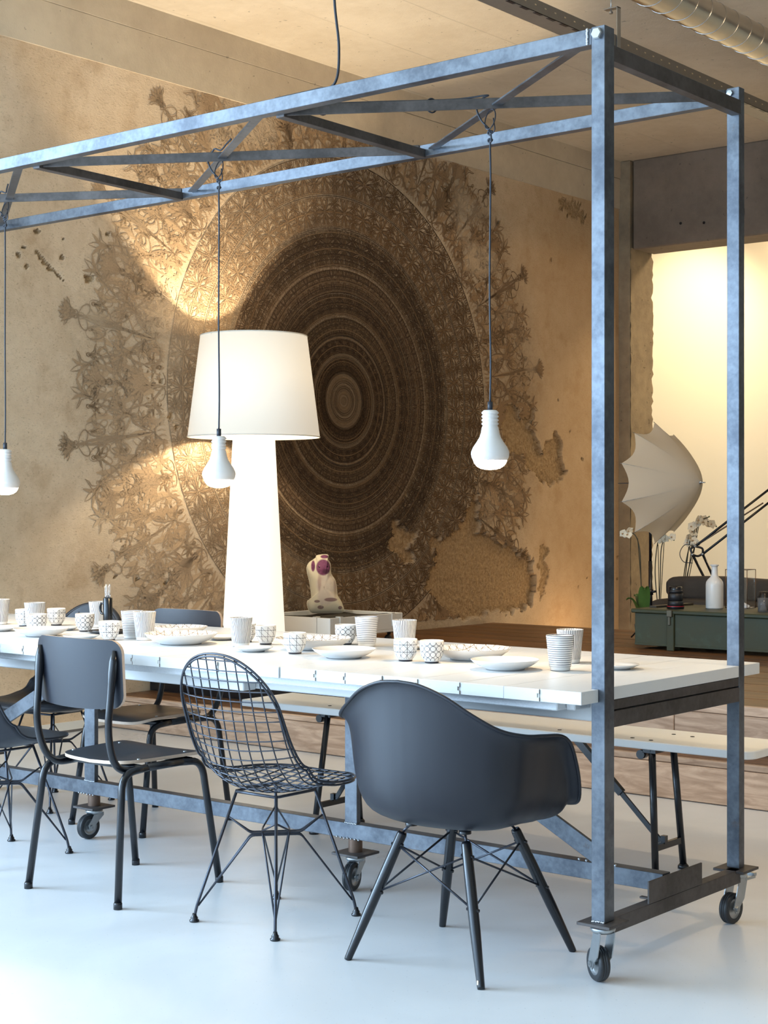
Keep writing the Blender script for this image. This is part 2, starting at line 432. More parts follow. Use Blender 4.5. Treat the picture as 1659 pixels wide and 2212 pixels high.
PITS = [(1245,510,7,S7),(735,335,9,S7),(750,415,6,S7),(1012,345,8,S7),(1012,400,9,S7),(235,1140,9,S7),(235,1200,8,S7),(1405,895,13,S7),(985,1350,8,S7),(970,510,7,S7),(1325,715,4,S7),(1380,1740,7,S7),(1440,1680,6,S7),(1640,1540,9,S7),(1640,1690,9,S7),
  (193,602,6,(1,0,0)),(189,596,4,(1,0,0)),(57,575,4,(1,0,0)),(39,552,3,(1,0,0)),(52,535,3,(1,0,0)),(82,500,4,(1,0,0)),(135,556,3,(1,0,0)),(232,505,3,(1,0,0)),(98,570,4,(1,0,0)),(88,558,3,(1,0,0)),(106,582,3,(1,0,0)),(138,517,2,(1,0,0)),(229,561,2,(1,0,0)),(368,897,5,(1,0,0)),(380,921,4,(1,0,0)),(348,825,4,(1,0,0)),(295,1253,4,(1,0,0)),(356,1262,4,(1,0,0)),(250,1246,3,(1,0,0)),(352,1239,3,(1,0,0)),(310,1290,2,(1,0,0)),(1190,560,3,(1,0,0)),(1075,480,2,(1,0,0))]
def vnoise(Y, Z, s, seed):       # value noise on a lattice
    r = np.random.default_rng(seed).random((256, 256)); y = Y*s+50; z = Z*s+50
    i = np.floor(y).astype(int); j = np.floor(z).astype(int); u = y-i; w = z-j; u = u*u*(3-2*u); w = w*w*(3-2*w)
    g = lambda a, b: r[a % 256, b % 256]
    return (g(i, j)*(1-u)+g(i+1, j)*u)*(1-w)+(g(i, j+1)*(1-u)+g(i+1, j+1)*u)*w
def inside(poly, Y, Z):
    c = np.zeros(Y.shape, bool); n = len(poly)
    for k in range(n):
        (y0, z0), (y1, z1) = poly[k], poly[(k+1) % n]
        m = (z0 > Z) != (z1 > Z); c ^= m & (Y < (y1-y0)*(Z-z0)/((z1-z0) or 1e-9)+y0)
    return c
def chip_mask(Y, Z):
    jy = (vnoise(Y, Z, 22, 1)-.5)*.07+(vnoise(Y, Z, 70, 2)-.5)*.03; jz = (vnoise(Y, Z, 22, 3)-.5)*.07+(vnoise(Y, Z, 70, 4)-.5)*.03
    d = np.zeros(Y.shape)
    for poly, dep in PATCH: d = np.maximum(d, np.where(inside(poly, Y+jy, Z+jz), dep, 0))
    for a, b, rr, S in PITS:
        (cy, cz), = px_wall([(a, b)], *S); rad = rr/S[0]*.0030*1.5
        d = np.maximum(d, np.where(((Y+jy*.25-cy)**2+((Z+jz*.25-cz)*1.2)**2) < rad**2, .014, 0))
    # the long scratch at upper left
    (a0, a1), = px_wall([(78, 545)], 1, 0, 0); (b0, b1), = px_wall([(140, 610)], 1, 0, 0)
    t = np.clip(((Y-a0)*(b0-a0)+(Z-a1)*(b1-a1))/((b0-a0)**2+(b1-a1)**2), 0, 1)
    dd = np.hypot(Y-(a0+t*(b0-a0))+jy*.12, Z-(a1+t*(b1-a1))+jz*.12)
    return np.maximum(d, np.where(dd < .0075*(1-t)+.0028, .008, 0))
ys = np.concatenate([np.linspace(YF-.3, 5.2, 6)[:-1], np.arange(5.2, 12.18, .0095), [12.18]])
zs = np.concatenate([np.linspace(0, .3, 3)[:-1], np.arange(.3, 3.05, .0095), np.linspace(3.05, 3.905, 40)])
Yg, Zg = np.meshgrid(ys, zs, indexing='ij')
chip = chip_mask(Yg, Zg)
rough = (vnoise(Yg, Zg, 30, 8)-.5)*.010+(vnoise(Yg, Zg, 75, 9)-.5)*.006
wave = (vnoise(Yg, Zg, 2.5, 11)-.5)*.008
Xg = WX+wave-np.where(chip > 0, np.maximum(chip+rough, .003), 0)
ny, nz = Yg.shape
me = bpy.data.meshes.new('wall_left')
me.vertices.add(ny*nz); me.vertices.foreach_set('co', np.stack([Xg, Yg, Zg], -1).reshape(-1).astype(np.float32))
I, J = np.meshgrid(np.arange(ny-1), np.arange(nz-1), indexing='ij'); a = (I*nz+J).reshape(-1)
quads = np.stack([a, a+nz, a+nz+1, a+1], 1).astype(np.int32); nq = len(quads)
me.loops.add(nq*4); me.loops.foreach_set('vertex_index', quads.reshape(-1))
me.polygons.add(nq); me.polygons.foreach_set('loop_start', np.arange(0, nq*4, 4, dtype=np.int32))
me.polygons.foreach_set('use_smooth', np.ones(nq, bool)); me.update(calc_edges=True)
at = me.attributes.new('chip', 'FLOAT', 'POINT'); at.data.foreach_set('value', (chip > 0).reshape(-1).astype(np.float32))
me.materials.append(M['mural'])
wall_left = bpy.data.objects.new('wall_left', me); COL.objects.link(wall_left); wall_left['kind'] = 'structure'
# ---- printed ornament of the mural: flat ink strokes lying on the plaster
class Ink:
    def __init__(s): s.v = []; s.f = []; s.c = []
    def stroke(s, pts, w, col, taper=True, layer=0):     # pts in wall offsets from the centre
        n = len(pts); o = len(s.v); P = np.array(pts); T = np.gradient(P, axis=0); L = np.hypot(T[:, 0], T[:, 1])+1e-9
        Nn = np.stack([-T[:, 1], T[:, 0]], 1)/L[:, None]
        t = np.linspace(0, 1, n); ww = w*(np.sin(PI*np.clip(t, .02, .98))**.6 if taper else np.ones(n))
        for k in range(n):
            for sg in (1, -1):
                q = P[k]+Nn[k]*ww[k]*sg*.5; s.v.append((q[0], q[1], layer)); s.c.append(col)
        for k in range(n-1): s.f.append((o+2*k, o+2*k+1, o+2*k+3, o+2*k+2))
ink = Ink()
def cr(pts, n=5): return [(p.x, p.y) for p in spline([(x, y, 0) for x, y in pts], n)]
def ell(cx, cy, a, b, rot, n=18): return [(cx+a*math.cos(t)*math.cos(rot)-b*math.sin(t)*math.sin(rot), cy+a*math.cos(t)*math.sin(rot)+b*math.sin(t)*math.cos(rot)) for t in np.linspace(0, 2*PI, n)]
def fan(cx, cy, rot, L, n=6, spread=1.5, w=.02, fill=True):
    out = []
    for k in range(n):
        a = rot+(k/(n-1)-.5)*spread; l = L*(1-.22*abs(k/(n-1)-.5)*2); b_ = rot+(a-rot)*.35
        ex, ey = cx+math.cos(a)*l, cy+math.sin(a)*l; bx, by = cx+math.cos(b_)*l*.5, cy+math.sin(b_)*l*.5
        mid = [(cx, cy), (bx, by), (ex, ey)]; nx, ny = -math.sin(b_), math.cos(b_); q = w*.62
        if L > .10 and k % 2 == 0:       # an outlined petal
            for sg in (1, -1): out.append((cr([(cx, cy), (bx+nx*q*sg, by+ny*q*sg), ((bx+ex)/2+nx*q*sg*.9, (by+ey)/2+ny*q*sg*.9), (ex, ey)], 4), w*.34, 0))
        else: out.append((cr(mid, 5), w*1.15, 1))
    out.append((ell(cx, cy, w*.8, w*.55, rot, 10), w*.4, 0))
    return out
# motifs: list of (points, width, tone); coordinates (s along the arc, t outward) in metres for the reference radius
def motif_outer(H):        # half width H of the wedge, t from 0 to .86
    m = []
    m += [(cr([(0, 0), (.012, .22), (-.008, .45), (0, .62)]), .012, 0)]
    m += fan(0, .10, PI/2, .24, 8, 1.7, .034); m += fan(0, .46, PI/2, .20, 8, 1.5, .030); m += fan(0, .40, -PI/2, .16, 5, 1.6, .024)
    m += [(ell(.055, .36, .05, .024, 1.1), .008, 0), (ell(.10, .47, .055, .025, .6), .008, 0), (ell(.06, .03, .05, .022, .3), .007, 0)]
    for sgn in (1,):
        m += [(cr([(0, .02), (H*.35, .10), (H*.65, .05), (H, .12)]), .020, 0), (cr([(H, .12), (H*.8, .25), (H*.55, .30), (H*.3, .24)]), .014, 0)]
        m += [(cr([(H, .12), (H*1.0, .34), (H*.96, .55), (H, .74)]), .020, 0)]
        m += fan(H*.62, .28, 1.9, .20, 6, 1.7, .024) + fan(H*.55, .14, .4, .14, 5, 1.5, .020) + fan(H*.97, .74, PI/2, .13, 7, 1.3, .020)
        m += [(ell(H*.80, .42, .070, .036, 1.3), .009, 0), (ell(H*.80, .58, .075, .036, 1.8), .009, 0), (ell(H*.92, .68, .05, .028, .7), .008, 0), (ell(H*.45, .50, .06, .028, .9), .008, 0)]
        m += [(cr([(H*.5, .05), (H*.42, .2), (H*.52, .36), (H*.40, .52), (H*.28, .62)]), .013, 0)]
        m += fan(H*.28, .60, 1.9, .16, 5, 1.6, .02) + fan(H*.45, .38, 2.6, .12, 4, 1.2, .018) + fan(H*.88, .2, 2.9, .13, 5, 1.4, .018)
        m += [(cr([(H*.1, .62), (H*.25, .52), (H*.2, .40)]), .030, 1), (cr([(H*.70, .02), (H*.78, .10), (H*.70, .18)]), .030, 1), (cr([(H*.15, .22), (H*.3, .30), (H*.34, .42)]), .026, 1)]
    return m
def motif_fill(H):         # a second, finer layer between the main stems
    m = []
    for x in (0, H*.5, H):
        m += fan(x, .04, PI/2, .13, 5, 1.9, .022) + fan(x, .34, PI/2, .12, 6, 2.4, .020) + fan(x, .60, -PI/2, .11, 5, 1.8, .018)
        m += [(ell(x+.035, .24, .045, .022, .9), .007, 0), (ell(x+.03, .50, .04, .02, 2.0), .007, 0)]
    m += [(cr([(0, .30), (H*.3, .36), (H*.7, .28), (H, .33)]), .014, 0), (cr([(0, .56), (H*.3, .48), (H*.7, .58), (H, .52)]), .014, 0)]
    m += [(cr([(H*.2, .10), (H*.32, .22), (H*.25, .34)]), .038, 1), (cr([(H*.72, .40), (H*.8, .52), (H*.7, .62)]), .038, 1), (cr([(H*.6, .06), (H*.7, .16), (H*.62, .26)]), .034, 1), (cr([(H*.25, .42), (H*.36, .50), (H*.30, .60)]), .034, 1)]
    for k in range(7): m += [(cr([(H*k/7, 0), (H*(k+.35)/7, .035), (H*(k+.2)/7, .075)], 4), .010, 0)]
    return m
def motif_ring(H, D):      # rosettes of looped petals between two hoops
    m = [(cr([(0, 0), (H*.5, .003), (H, 0)]), .005, 0), (cr([(0, D), (H*.5, D-.003), (H, D)]), .005, 0)]
    for cx, cy, q in ((0, D*.5, 1.0), (H, D*.30, .62), (H, D*.76, .55)):
        for k in range(5):
            a = -1.25+k*.625 if cx == 0 else PI+1.25-k*.625
            rr = D*.27*q; m.append((ell(cx+math.cos(a)*rr, cy+math.sin(a)*rr, D*.20*q, D*.060*q, a, 11), .0050, 0))
            if k % 2 == 0: m.append((cr([(cx, cy), (cx+math.cos(a)*rr*1.9, cy+math.sin(a)*rr*1.9)], 4), .011*q, 1))
    for k in range(6):
        x = H*(k+.5)/6; m.append((cr([(x, .004), (x+H*.05, D*.07), (x-H*.02, D*.15)], 3), .007, 1)); m.append((cr([(x, D-.004), (x-H*.05, D*.93), (x+H*.03, D*.84)], 3), .007, k % 2))
    m += [(cr([(0, D*.5), (H*.5, D*.60), (H, D*.52)]), .006, 0), (cr([(0, D*.05), (H*.4, D*.30), (H, D*.06)]), .005, 1), (cr([(0, D*.95), (H*.5, D*.72), (H, D*.95)]), .005, 1)]
    return m
def lay_band(r0, n, motif, rref, col, col2, keep=1.0, phase=0, layer=0, jit=.004):
    for k in range(n):
        a0 = 2*PI*(k+phase)/n
        for sg in (1, -1):
            for pts, w, tone in motif:
                q = [((a0+sg*s/rref), r0+t) for s, t in pts]
                P_ = [(r*math.sin(a)+rng.normal(0, jit*.25), r*math.cos(a)+rng.normal(0, jit*.25)) for a, r in q]
                ink.stroke(P_, w, col2 if tone else col, True, layer)
NA = 20; H = PI/NA*2.05
D0, D1, D2 = lin(100, 72, 44), lin(134, 102, 68), lin(70, 50, 33)
lay_band(1.70, 24, motif_fill(PI/24*2.0), 2.0, D1, lin(158, 126, 90), layer=0, phase=.25)
lay_band(1.68, NA, motif_outer(H), 2.05, D0, D1, layer=1)
for r0, n, D, c0, c1 in ((1.42, 44, .25, lin(86, 64, 43), lin(112, 85, 57)), (1.20, 40, .20, lin(90, 68, 46), lin(116, 89, 60)), (.93, 38, .25, lin(66, 50, 35), lin(88, 68, 48)), (.76, 40, .15, lin(108, 86, 64), lin(72, 55, 40)), (.60, 40, .14, lin(68, 52, 37), lin(92, 72, 52)), (.46, 36, .12, lin(104, 84, 62), lin(68, 52, 37)), (.33, 32, .10, lin(66, 50, 36), lin(96, 76, 56)), (.20, 28, .09, lin(92, 72, 53), lin(62, 47, 33))):
    lay_band(r0, n, motif_ring(PI/n*(r0+D/2), D), r0+D/2, c0, c1, layer=2, phase=.5*(n % 3 == 0))
for r in list(np.arange(.05, 1.18, .037))+[1.41, 1.425, 1.67, 1.19, .925, .755, .75, .595, .45, .44, .36, .30, .295, .24, .19, .14, .10, .06]:
    c = lin(124, 100, 74) if r in (.44, .755, .295, 1.425) or (r < 1.18 and int(round((r-.05)/.037)) % 3 == 0) else lin(54, 40, 28)
    for k in range(16):
        t = np.linspace(k*PI/8, (k+1)*PI/8, 14); ink.stroke([((r+rng.normal(0, .0007))*math.sin(q), r*math.cos(q)) for q in t], .0045 if r > .4 else .0032, c, False, 3)
V = np.array(ink.v); Cc = np.array(ink.c); Fq = np.array(ink.f, dtype=np.int32)
Yv = V[:, 0]+MC[0]; Zv = V[:, 1]+MC[1]; Rv = np.hypot(V[:, 0], V[:, 1])
# wear: the print fades in patches and towards the left; nothing is left on fallen plaster
wn = vnoise(Yv, Zv, 1.6, 21)*.6+vnoise(Yv, Zv, 5, 22)*.4
fade = np.clip((wn-.10)*3.2, .45, 1)*np.clip(.74+.26*(Yv-6.6)/1.9, .72, 1)*np.where(Rv > 1.7, .88, 1)
fade = np.where(Rv < 1.16, 1.0, np.where(Rv < 1.69, np.maximum(fade, .55), fade))
bg = np.array(lin(220, 196, 164)); Cc = bg+(Cc-bg)*fade[:, None]
ctr = np.stack([Yv[Fq].mean(1), Zv[Fq].mean(1)], 1)
lim = px_wall([(480, 200), (860, 300)], 1, 0, 0)
keep = (chip_mask(ctr[:, 0], ctr[:, 1]) == 0) & (ctr[:, 1] < 3.895) & (ctr[:, 1] > .05) & (ctr[:, 0] < 12.1) & (ctr[:, 0] > 5.3)
keep &= ~((ctr[:, 1] < .46) & (ctr[:, 0] > 6.6) & (ctr[:, 0] < 10.27))
keep &= vnoise(ctr[:, 0], ctr[:, 1], 3.0, 31)*.5+vnoise(ctr[:, 0], ctr[:, 1], 60, 32)*.5 > np.where(Rv[Fq].mean(1) > 1.7, .20, .14)
Fq = Fq[keep]
wv = (vnoise(Yv, Zv, 2.5, 11)-.5)*.008
me = bpy.data.meshes.new('mural_print')
me.vertices.add(len(V)); me.vertices.foreach_set('co', np.stack([WX+.0022+V[:, 2]*.0006+wv, Yv, Zv], 1).reshape(-1).astype(np.float32))
me.loops.add(len(Fq)*4); me.loops.foreach_set('vertex_index', Fq.reshape(-1)); me.polygons.add(len(Fq))
me.polygons.foreach_set('loop_start', np.arange(0, len(Fq)*4, 4, dtype=np.int32)); me.update(calc_edges=True)
ca = me.attributes.new('ink', 'FLOAT_COLOR', 'POINT'); ca.data.foreach_set('color', np.concatenate([Cc, np.ones((len(Cc), 1))], 1).reshape(-1).astype(np.float32))
me.materials.append(M['ink'])
o = bpy.data.objects.new('mural_print', me); COL.objects.link(o); o.parent = wall_left; o['kind'] = 'stuff'
# ---- concrete beam over the mural wall, two cast lifts with an arris between them
mb = MB().box((WX-.2, YF-.3, 3.905), (WX+.012, YB, 4.165)).box((WX-.2, YF-.3, 4.168), (WX+.018, YB, HZ))
struct('trim_1', mb, M['band'])
mb = MB().box((WX-.1, YF, .016), (WX+.018, 6.3, .062)); bbd = struct('baseboard_left', mb, M['white'])
MB().box((WX-.1, YF, 0), (WX+.010, 6.3, .016)).build('floor_strip', simple('grey_strip', (.22, .2, .18)), bbd)
# ---- wall at the back: pillar, lintel over a wide opening, cream room behind
mb = MB().box((-7.4, YB-.03, 0), (-7.10, YB+.34, HZ))
struct('wall_back_pillar', mb, M['pillar'], bevel=.008)
lint = struct('wall_back', MB().box((-7.087, YB, 3.545), (X1, YB+.36, HZ)), M['lintel'], bevel=.01)
for x, z, r in ((-6.62, 3.72, .012), (-6.40, 3.70, .012), (-6.14, 3.72, .014)):
    mb = MB().tube([(x, YB-.004, z), (x, YB+.01, z)], r, 10); mb.build('anchor_hole', M['black'], lint)
mb = MB().tube(bend([(-6.11, YB-.006, 3.70), (-6.03, YB-.006, 3.70), (-6.03, YB-.006, 3.80), (-6.11, YB-.006, 3.80), (-6.11, YB-.006, 3.71)], .03), .004, 6); mb.build('socket_outline', M['black'], lint)
# rough reveal of the opening
P_ = []; zz = np.linspace(0, 3.56, 90)
for yy in np.linspace(YB-.02, YB+.35, 10):
    P_.append([(-7.095+.012*(rng.random()-.5)+(.012*rng.random() if yy > YB+.3 else 0), yy+(.022*(rng.random()-.5) if yy > YB+.3 else 0), z) for z in zz])
struct('trim_2', MB().grid(P_), M['pillar'])
struct('wall_back_room', MB().box((-10, 14.5, 0), (X1, 14.7, HZ)), M['cream'])
struct('wall_side_room', MB().box((-10.1, YB+.34, 0), (-9.9, 14.6, HZ)), M['cream'])
struct('wall_right', MB().box((X1, YF-.3, 0), (X1+.2, 14.6, HZ)), M['room_wall'])
# ---- front wall behind the camera with three windows
mb = MB().box((-7.4, YF-.24, 0), (X1, YF, .5)).box((-7.4, YF-.24, 3.7), (X1, YF, HZ))
for a_, b_ in ((-7.4, -6.55), (-4.05, -3.45), (-.95, -.35), (2.15, X1)): mb.box((a_, YF-.24, .5), (b_, YF, 3.7))
struct('wall_front', mb, M['room_wall'])
w = MB()
for y in (-1.33, .5, 2.33): w.box((WX, y-.03, .5), (WX+.06, y+.03, 3.5))
for z in (.5, 2.4, 3.5): w.box((WX, -1.36, z-.03), (WX+.06, 2.36, z+.03))
struct('window_4', w, M['steel_dark'])
for i, (a_, b_) in enumerate(((-6.55, -4.05), (-3.45, -.95), (-.35, 2.15))):
    w = MB()
    for x in (a_+.03, (a_+b_)/2, b_-.03): w.box((x-.03, YF-.14, .5), (x+.03, YF-.08, 3.7))
    for z in (.53, 2.5, 3.67): w.box((a_, YF-.14, z-.03), (b_, YF-.08, z+.03))
    struct('window_%d' % (i+1), w, M['steel_dark'])
# ---- stepped wooden platform
plat = bpy.data.objects.new('platform', None); COL.objects.link(plat); plat['kind'] = 'structure'
MB().box((WX+.02, 6.62, 0), (X1-.02, 10.2, .365)).build('recess_block', M['black'], plat, label='black block standing for the dark recess under the platform')  # solid black block stands in for the shaded void under the deck
def boards(x0, x1, cuts, mk, name='plank', mat=None):
    xs = [x0]+cuts+[x1]
    for a_, b_ in zip(xs, xs[1:]):
        mk(a_+.0015, b_-.0015).build(name, mat, plat, bevel=.003)
for k, (z0, z1) in enumerate(((.004, .160), (.162, .190))):      # lower riser: sawn board with a thinner one on it
    boards(WX+.022, X1-.05, [[-4.6, -.4], [-5.2, -1.1]][k], lambda a, b: MB().box((a, 6.30+.004*k, z0), (b, 6.335, z1)), 'plank', M['fascia'])
for k, y in enumerate((6.34, 6.455, 6.57, 6.685)):               # tread
    boards(WX+.022, X1-.05, [[-3.9, .3], [-5.6, -1.3], [-4.4, -.2], [-3.1]][k], lambda a, b: MB().box((a, y, .165), (b, y+.112, .190)), 'plank', M['deck'])
for k, (z0, z1) in enumerate(((.193, .360), (.362, .404))):      # upper riser
    boards(-5.6, X1-.05, [[-3.6, -.9], [-2.3]][k], lambda a, b: MB().box((a, 6.56, z0), (b, 6.60, z1)), 'plank', M['fascia'])
y = 6.60; k = 0
while y < 10.2:
    cut = random.sample([-5.6, -4.8, -4.1, -3.5, -2.7, -1.6, -.4], 2); cut.sort()
    boards(WX+.022, X1-.05, cut, lambda a, b: MB().box((a, y, .372), (b, y+.142, .400-.001*(k % 2))), 'plank', M['deck']); y += .1445; k += 1

# ================================================================== ceiling services
duct = thing('ventilation_duct', 'round spiral-seam metal ventilation duct under the concrete ceiling', 'duct', (-4.168, 8, 4.0))
mb = MB().tube([(0, yy, 0) for yy in np.linspace(-6, 4.1, 12)], .0955, 40); mb.build('duct_pipe', simple('brushed_duct', (.62, .58, .52), .28, 1, var=.1, vscale=14), duct)
sp = [( .0965*math.cos(t*2*PI), -6+t*.158, .0965*math.sin(t*2*PI)) for t in np.arange(0, 63.8, 1/24)]
MB().tube(sp, .0022, 5).build('spiral_seam', simple('duct_seam', (.5, .5, .5), .3, 1), duct)
for yy in (-.9, 2.4):
    MB().tube([(.1*math.cos(t), yy, .1*math.sin(t)) for t in np.linspace(0, 2*PI, 30)], .005, 6, closed=True).tube([(0, yy, .1), (0, yy, .315)], .004, 6).build('hanger_strap', M['zinc'], duct)
tray = thing('cable_tray', 'perforated grey metal cable tray hung along the ceiling', 'cable tray', (-4.865, 8, 4.0))
gal = simple('tray_metal', (.33, .30, .26), .5, .5, var=.1)
mb = MB().box((-.065, -8, -.03), (.065, 4.1, -.027)); mb.box((.0635, -8, -.03), (.065, 4.1, .04)); mb.box((-.065, -8, -.03), (-.0635, 4.1, .04)); mb.build('channel', gal, tray)
slot = MB()
for i in range(94):
    yy = -5.2+i*.098; slot.box((.0652, yy, .006), (.0662, yy+.016, .013))
slot.build('perforation', simple('hole_light_paint', (.75, .62, .42)), tray, kind='stuff')  # pale blocks paint the light showing through the side holes
slot = MB()
for i in range(70):
    yy = -5.2+i*.13; slot.box((.045, yy, -.0312), (.0655, yy+.07, -.0302))
slot.build('slot_row', M['black_matt'], tray, kind='stuff')
hg = thing('tray_hanger', 'zinc threaded rod with a bent bracket holding the cable tray', 'hanger', (-4.80, 8.07, 3.97))
MB().box((.003, -.012, 0), (.008, .028, .235)).box((-.085, -.012, .230), (.008, .028, .235)).build('bracket', M['zinc'], hg)
MB().tube([(-.045, .008, .21), (-.045, .008, .349)], .005, 8).build('threaded_rod', M['zinc'], hg)
MB().lathe([(0, .205), (.012, .205), (.012, .216), (0, .216)], 6, (-.045, .008, 0), smooth=False).lathe([(0, .2355), (.018, .2355), (.018, .239), (0, .239)], 12, (-.045, .008, 0)).build('nut', M['zinc'], hg)

# ================================================================== the canopy table
TX0, TX1 = -6.04, -2.27; PY0, PY1 = 3.72, 4.55
table = thing('canopy_table', 'long white plank table in a tall raw steel canopy frame on casters', 'table', ((TX0+TX1)/2, 4.15, 0))
P = lambda mb, name, m, bevel=.0012, label=None: mb.build(name, m, table, world=True, bevel=bevel, label=label)
for x0, y0, wx, wy, zt in ((-2.293, 3.72, .042, .05, 2.594), (-2.312, 4.55, .042, .036, 2.60), (-6.05, 3.72, .042, .05, 2.594), (-6.05, 4.55, .042, .036, 2.60)):
    P(MB().box((x0, y0, .171), (x0+wx, y0+wy, zt)), 'post', M['steel'])
P(MB().box((-6.008, 3.722, 2.548), (-2.294, 3.762, 2.592)), 'top_rail', M['steel'])
P(MB().box((-6.008, 4.556, 2.556), (-2.312, 4.592, 2.598)), 'top_rail', M['steel'])
for x in (-2.295, -6.04): P(MB().box((x, 3.772, 2.512), (x+.032, 4.549, 2.556)), 'end_rail', M['steel_dark'])
for x in (-2.300, -6.04): P(MB().box((x, 3.772, .128), (x+.036, 4.549, .170)), 'bottom_rail', M['steel_dark'])
P(MB().box((-6.0, 4.128, .172), (-2.302, 4.172, .224)), 'centre_rail', M['steel'])
P(MB().box((-2.318, 4.02, .172), (-2.262, 4.035, .178)).box((-2.266, 3.975, .172), (-2.260, 4.29, .236)), 'bracket_plate', M['steel_dark'])
for x0, x1 in ((-3.517, -3.464), (-4.858, -4.798)): P(MB().box((x0, 4.126, .225), (x1, 4.146, .735)), 'column', M['steel'])
def flat_bar(p, q, w, name): P(MB().beam(p, q, .012, w, (0, 0, 1)), name, M['steel'])
flat_bar((-2.50, 4.137, .232), (-3.42, 4.137, .70), .055, 'brace_bar'); flat_bar((-5.75, 4.137, .232), (-4.82, 4.137, .70), .055, 'brace_bar')
# canopy lattice in the plane of the top rails
for xf, xr in ((-3.48, -3.52), (-4.70, -4.77)): P(MB().beam((xf, 3.763, 2.556), (xr, 4.556, 2.566), .034, .030), 'cross_strut', M['steel_dark'])
for a, b in ((-2.36, -3.47), (-3.57, -4.70), (-4.80, -5.94)):
    P(MB().beam((a, 3.763, 2.560), (b, 4.556, 2.578), .032, .006), 'diagonal_bar', M['steel'])
    P(MB().beam((b-.02, 3.763, 2.5635), (a+.04, 4.556, 2.582), .006, .034), 'diagonal_bar', M['steel_dark'])
# aprons, two stacked bars at the end
P(MB().box((-2.300, 3.772, .738), (-2.270, 4.548, .764)), 'end_apron', M['steel_dark'])
P(MB().box((-2.298, 3.772, .690), (-2.268, 4.548, .734)), 'end_apron', M['steel_dark'])
# boards of the table top, running across; the end board is notched round the posts
edges = [TX1]; x = TX1; widths = []
while x > TX0-.02: w_ = random.choice((.118, .132, .142, .142, .150)); x -= w_; edges.append(x)
for i, (b, a) in enumerate(zip(edges, edges[1:])):
    a += .0006; b -= .0006 if i else 0; y0 = 3.632+random.uniform(-.003, .003); y1 = 4.69+random.uniform(-.003, .003); z1 = .800+random.uniform(-.0004, .0004)
    if i == 0: poly = [(a, y0), (b, y0), (b, 3.7185), (-2.2945, 3.7185), (-2.2945, 3.7715), (b, 3.7715), (b, 4.5485), (-2.3135, 4.5485), (-2.3135, 4.5875), (b, 4.5875), (b, y1), (a, y1)]
    else: poly = [(a, y0), (b, y0), (b, y1), (a, y1)]
    mb = MB().prism(poly, .7655, z1); P(mb, 'plank', M['board'], .0010)
tg = MB()                                        # tongue and groove ends seen in the front edge
for e in random.sample(edges[1:-1], 17):
    y = 3.6287; tg.box((e-.0006, y, .788), (e+.0006, y+.004, .7985)); tg.box((e-.007, y, .7868), (e+.0006, y+.004, .788)); tg.box((e-.007, y, .777), (e-.0054, y+.004, .788)); tg.box((e-.0006, y, .767), (e+.0006, y+.004, .777))
o = P(tg, 'joint_line', simple('joint_gap', (.30, .27, .24), .8), 0); o['kind'] = 'stuff'
P(MB().box((-5.97, 3.678, .738), (-2.376, 3.80, .764)), 'under_board', M['rough_board'], .003)
P(MB().box((-2.374, 3.72, .737), (-2.345, 3.80, .764)), 'batten', M['rough_board'], .003)
P(MB().box((-5.97, 3.80, .700), (-2.312, 3.835, .764)), 'apron_board', M['board'], .003)
P(MB().box((-5.97, 3.74, .697), (-3.62, 3.80, .737)), 'apron_board', M['board'], .003)
P(MB().box((-5.97, 4.50, .690), (-2.33, 4.545, .764)), 'apron_board', M['board'], .003)
P(MB().box((-5.36, 3.733, .680), (-5.26, 3.80, .697)), 'latch', M['zinc'])
# bolts and welds
P(MB().lathe([(0, 0), (.017, 0), (.017, .010), (.014, .013), (0, .013)], 6, smooth=False).move(Matrix.Translation((-2.272, 3.720, 2.572)) @ Matrix.Rotation(PI/2, 4, 'X')), 'bolt', M['zinc'], 0)
P(MB().lathe([(0, 0), (.010, 0), (.010, .007), (0, .008)], 6, smooth=False).move(Matrix.Translation((-2.300, 4.549, 2.583)) @ Matrix.Rotation(PI/2, 4, 'X')), 'bolt', M['zinc'], 0)
def weld(p, q, n=9, r=.004):
    mb = MB(); p, q = Vector(p), Vector(q)
    for i in range(n):
        c = p.lerp(q, (i+.5)/n)+Vector((random.uniform(-.001, .001), 0, random.uniform(-.001, .001)))
        mb.lathe([(0, -r), (r*.8, -r*.6), (r, 0), (r*.8, r*.6), (0, r)], 6, c)
    P(mb, 'weld_bead', M['weld'], 0)
weld((-2.306, 3.7205, 2.55), (-2.306, 3.7205, 2.592), 10, .0045); weld((-3.517, 4.126, .225), (-3.464, 4.126, .225)); weld((-4.858, 4.126, .225), (-4.798, 4.126, .225))
weld((-2.60, 4.130, .228), (-2.45, 4.130, .226), 6, .005); weld((-3.56, 4.127, .172), (-3.45, 4.127, .172), 7); weld((-4.90, 4.127, .172), (-4.80, 4.127, .172), 6); weld((-2.292, 3.719, .172), (-2.252, 3.719, .172), 7)
